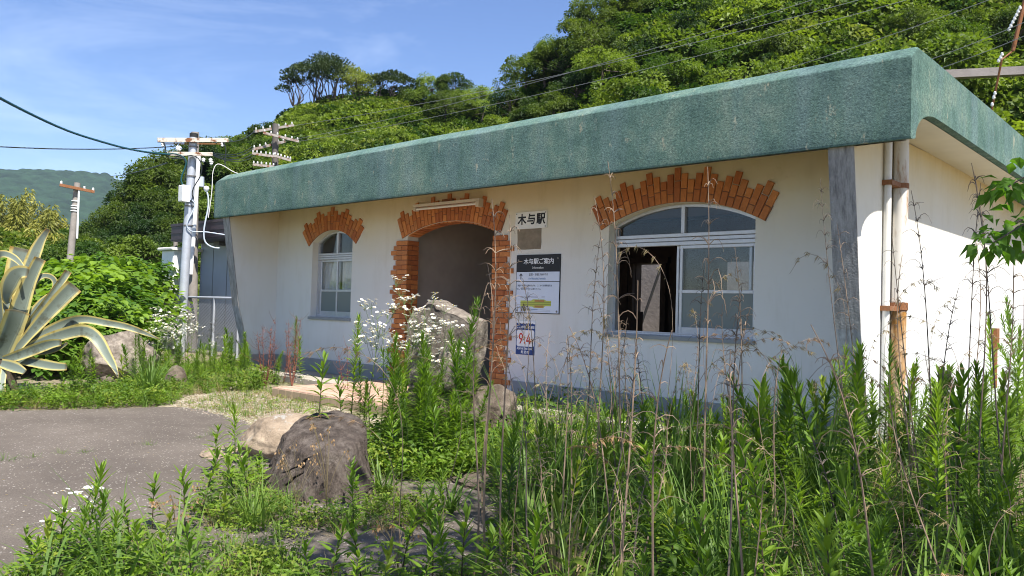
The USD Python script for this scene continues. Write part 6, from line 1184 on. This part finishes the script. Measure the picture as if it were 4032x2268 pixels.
# ---- fleabane: branching stems with white flower heads
def fleabane(seed, h, nb, heads):
    def build():
        R = rs(seed); t = thing('fleabane', (0, 0, -30)); m = MB(); lf, pet, dis = [], [], MB(); ax = spline([(0, 0, 0), (.02, .01, h * .5), (.05, .0, h * .82)], 10); m.tube(ax, np.linspace(.004, .002, 10), 4)
        n = 26; b = ax[R.randint(1, 8, n)]; lf.append(longleaves(b, norm(np.column_stack([R.normal(0, 1, n), R.normal(0, 1, n), R.uniform(0, .6, n)])), norm(R.normal(0, .3, (n, 3)) + [0, 0, 1]), .06, .010, .3))
        for k in range(nb):
            a = k * 2.4 + R.normal(0, .3); p = ax[R.randint(5, 10)]; e = p + np.array([math.cos(a) * R.uniform(.05, .17), math.sin(a) * R.uniform(.05, .17), h * R.uniform(.10, .26)]); m.tube(spline([p, (p + e) / 2 + [math.cos(a) * .02, math.sin(a) * .02, -.01], e], 6), .0016, 3, False)
            for _ in range(heads):
                q = e + R.normal(0, .028, 3) * [1, 1, .6] + [0, 0, .015]; m.tube([e - [0, 0, .03], q], .0009, 3, False); nn = norm(np.array([R.normal(0, .35), R.normal(0, .35), 1.0])); u_, w_ = frame_axes(nn); g = np.arange(10) * PI / 5
                d = np.cos(g)[:, None] * u_ + np.sin(g)[:, None] * w_; pet.append(leaves(q + d * .003, d + nn * .1, np.repeat(nn[None], 10, 0), 0.0115, .0075, 0, mid=.6, far=True)); dis.tube([q, q + nn * .003], [.0042, .003], 6)
        obj('stem', m.get(), 'green_stem', t); obj('leaves', cat(*lf), 'weed_leaf', t); obj('petals', cat(*pet), 'petal', t); obj('flower_centres', dis.get(), 'floret', t); return t
    return Proto(build)
FB = [fleabane(751, 1.0, 9, 7), fleabane(752, .9, 12, 8), fleabane(753, .6, 8, 6)]; FH = [1.0, .9, .6]
def flea(k, px, pyb, pyt, **kw):
    b = gnd(px, pyb); d = math.hypot(b[0], b[1]); s = at(px, pyt, d)[2] / FH[k]; FB[k].place(b, RW.uniform(0, 6.28), (max(s, .8),) * 2 + (s,), (RW.normal(0, .04), RW.normal(0, .04)), category='wildflower', **kw)
for k, px, pyb, pyt, lab in [(0, 915, 1100, 752, 'white fleabane between the small window and the doorway'), (1, 955, 1110, 758, 'white fleabane at the left brick pier of the doorway'), (1, 1010, 1115, 735, 'tallest white fleabane in front of the brick doorway'), (0, 1060, 1120, 785, 'white fleabane over the left edge of the standing stone'), (1, 1085, 1130, 800, 'white fleabane on the face of the standing stone'), (0, 1045, 1125, 745, 'white fleabane left of the standing stone top')]: flea(k, px, pyb, pyt, label=lab)
for _ in range(20):
    px = RW.uniform(150, 560); pyb = RW.uniform(905, 955); flea(RW.randint(3), px, pyb, RW.uniform(775, 840) if px > 330 else RW.uniform(765, 815), label='small white fleabane among the weeds behind the agave and before the fence', group='fleabane before the fence')
flea(2, 165, 1440, 1240, label='few white fleabane flowers over the asphalt at lower left'); flea(2, 760, 985, 940, label='low white fleabane at the foot of the left wall')

# ---- reddish dead dock stalks at the left wall
for i, (px, pyb, pyt, lab) in enumerate([(668, 972, 800, 'reddish dead stalk against the left wall'), (735, 972, 795, 'dark reddish dead stalk left of the small window'), (712, 965, 840, 'small dead stalk between two reddish ones'), (690, 968, 790, 'thin dead stalk in the wall corner'), (875, 1000, 860, 'thin bare twig under the small window')]):
    R = rs(770 + i); b = gnd(px, pyb); h = at(px, pyt, math.hypot(b[0], b[1]))[2]; t = thing('dead_dock_stalk', b, label=lab, category='dead stalk'); m = MB(); vs = []
    for k in range(5 if i < 2 else 2):
        a = R.uniform(0, 6.28); tp = np.array([math.cos(a) * .14, math.sin(a) * .14, h * R.uniform(.75, 1.0)]); ax = spline([(0, 0, 0), tp * [.5, .5, .35], tp * [.8, .8, .7], tp], 16); m.tube(ax, np.linspace(.009 if i < 2 else .004, .0014, 16), 5)
        for _ in range(7): p = ax[R.randint(4, 15)]; o = R.normal(0, 1, 3) * [1, 1, .3] + [0, 0, .8]; m.tube(spline([p, p + o * .06, p + o * .10 + [0, 0, .05]], 4), np.linspace(.0028, .001, 4), 3, False)
        n = 60; q = ax[R.randint(2, 15, n)] + R.normal(0, .018, (n, 3)); vs.append(leaves(q, R.normal(0, 1, (n, 3)), R.normal(0, 1, (n, 3)), .022 * R.uniform(.5, 1.4, n), .012, .2, far=True))
    obj('stem', m.get(), 'red_stem', t); obj('seed_husks', cat(*vs), 'red_stem', t)

# ---- broad-leaved shrubs behind the agave
def big_leaf_shrub(seed, rad, n, L, leaf='shrub_leaf'):
    def build():
        R = rs(seed); t = thing('leafy_shrub', (0, 0, -40)); rad_ = np.asarray(rad); m = MB(); nb = 40; d = rdir(R, nb, -.2); tips = d * rad_ * R.uniform(.7, 1.0, nb)[:, None] + [0, 0, rad_[2] * .55]
        for q in tips: m.tube(spline([(R.normal(0, .2), R.normal(0, .2), -rad_[2] * .45), q * [.5, .5, .6], q], 6), np.linspace(.016, .004, 6), 4, False)
        per = n // nb; c = np.repeat(tips, per, 0); N = len(c); cd = rdir(R, N, -.6); b = c + cd * R.uniform(.05, .34, N)[:, None] * [1, 1, .8]; az = np.arctan2(b[:, 1], b[:, 0]) + R.normal(0, .7, N); el = R.uniform(-.9, .25, N)
        dl = np.stack([np.cos(az) * np.cos(el), np.sin(az) * np.cos(el), np.sin(el)], 1); nr = norm(np.stack([np.cos(az) * .45, np.sin(az) * .45, np.full(N, 1.0)], 1) + R.normal(0, .25, (N, 3)))
        side = norm(np.cross(dl, nr)); nn = np.cross(side, dl); Ls = (L * R.uniform(.55, 1.2, N))[:, None]; W = Ls * .78  # heart-shaped leaf
        v = np.stack([b, b + dl * Ls * .12 + side * W * .40 + nn * W * .06, b + dl * Ls * .45 + side * W * .44 + nn * W * .08, b + dl * Ls, b + dl * Ls * .45 - side * W * .44 + nn * W * .08, b + dl * Ls * .12 - side * W * .40 + nn * W * .06, b + dl * Ls * .4], 1).reshape(-1, 3)
        i = np.arange(N)[:, None] * 7; f = np.vstack([i + [6, k, k % 6 + 1] if k else i + [6, 0, 1] for k in range(0, 6)]); f = np.vstack([i + [6, k, (k + 1) % 6] for k in range(6)])
        obj('branches', m.get(), 'dark_stem', t); obj('leaves', (v, f), leaf, t); return t
    return Proto(build)
BS = [big_leaf_shrub(801, (1.5, 1.3, 1.0), 1500, .17), big_leaf_shrub(802, (1.3, 1.2, .85), 1300, .15)]
def shrub(k, px, py, d, s, lab, g=None):
    p = at(px, py - 45, d) - [0, 0, s * ([1.0, .85][k] * 1.5 + .22)]; BS[k].place(p, RW.uniform(0, 6.28), (s, s, s), label=lab, category='shrub', group=g)
for k, px, py, d, s, lab in [(0, 215, 690, 15.5, 1.0, 'heart-leaved shrub directly right of the agave'), (1, 265, 735, 15.0, .9, 'heart-leaved shrub above the weathered boulder'), (0, 262, 668, 17, .95, 'large heart-leaved shrub in the middle of the left bushes'), (1, 330, 672, 20.5, .95, 'heart-leaved shrub left of the white cabinet'), (1, 250, 770, 14.2, .8, 'low heart-leaved shrub behind the drooping agave leaf'), (0, 110, 700, 16, 1.1, 'heart-leaved shrub behind the cut agave leaves'), (1, 30, 720, 15, 1.1, 'heart-leaved shrub behind the agave at the left edge'), (0, -60, 700, 15, 1.1, 'heart-leaved shrub just at the left edge'), (1, 160, 780, 14, .9, 'low heart-leaved shrub between agave leaves and the boulder'), (1, 90, 800, 14, .9, 'shaded heart-leaved shrub low behind the agave')]: shrub(k, px, py, d, s, lab)
for k, px, py, d, s in [(0, -20, 665, 22, 1.0), (1, 60, 668, 21, 1.0), (0, 140, 690, 22, .9), (1, 40, 690, 18, .9), (0, 210, 692, 21, .9), (1, 115, 700, 18.5, .9), (0, 280, 688, 20, .9), (1, 340, 690, 22, .8), (0, 180, 705, 18, .9), (1, 385, 712, 21.5, .6)]: shrub(k, px, py, d, s, 'bright bushy shrub in the hedge-like growth below the lone pole', 'bushes below the lone pole')

# ---- tree just outside the frame at right: one leafy branch hangs into the picture, its crown shades the thicket
tr = thing('shade_tree', (2.1, 3.3, 0), label='leafy branch of a tree hanging into the right edge of the frame', category='tree'); R = rs(850); m = MB()
m.tube(spline([(0, 0, -.1), (-.08, 0, 1.6), (-.2, -.1, 3.4)], 10), np.linspace(.11, .07, 10), 9); cens = np.array([-1.15, -.55, 4.8]) + rdir(R, 58, -.6) * [2.0, 1.9, 1.0] * (R.uniform(.15, 1, 58) ** .5)[:, None]
limbs(m, R, np.array([-.2, -.1, 3.2]), cens[:22], .03, k=5); vs = []
for c in cens: n = 44; d = rdir(R, n, -.6); b = c + d * (.42 * R.uniform(.2, 1, n) ** .5)[:, None]; vs.append(leaves(b, norm(d + R.normal(0, .4, (n, 3)) - [0, 0, .3]), norm(R.normal(0, .4, (n, 3)) + [0, 0, 1]), .13 * R.uniform(.6, 1.2, n), .085, .2))
tip_ = [at(2535, 470, 4.2), at(2555, 560, 4.1), at(2510, 590, 4.1), at(2565, 640, 4.3), at(2570, 455, 4.3), at(2500, 610, 4.0)]; O_ = np.array([2.1, 3.3, 0])
bs_ = np.array([-.18, -.08, 2.6])
for q in tip_:
    q = q - O_; m.tube(spline([bs_, (bs_ + q) / 2 + [0.1, .15, .25], q], 8), np.linspace(.012, .003, 8), 4, False); n = 20; d = rdir(R, n, -.9); vs.append(leaves(q + d * .085 * R.uniform(.2, 1, n)[:, None], norm(d - [0, 0, .5]), norm(R.normal(0, .5, (n, 3)) + [0, 0, 1]), .068 * R.uniform(.6, 1.3, n), .046, .25))
obj('trunk', m.get(), 'bark', tr); obj('crown', cat(*vs), 'rim_leaf', tr)

# ================================================================== AIR
usdkit.material(stage, '/World/Looks/haze_air', {'v': ('principled_volume', {'color': (0.62, 0.76, 1.0), 'density': 0.00011, 'anisotropy': 0.3})}, [], volume='v.volume')
MATS['haze_air'] = UsdShade.Material.Get(stage, '/World/Looks/haze_air')
obj('haze', MB().box(-2600, 1600, -1300, 2600, -1.0, 330).get(), 'haze_air', kind='stuff', label='thin bluish air before the far wooded mountain', category='haze')
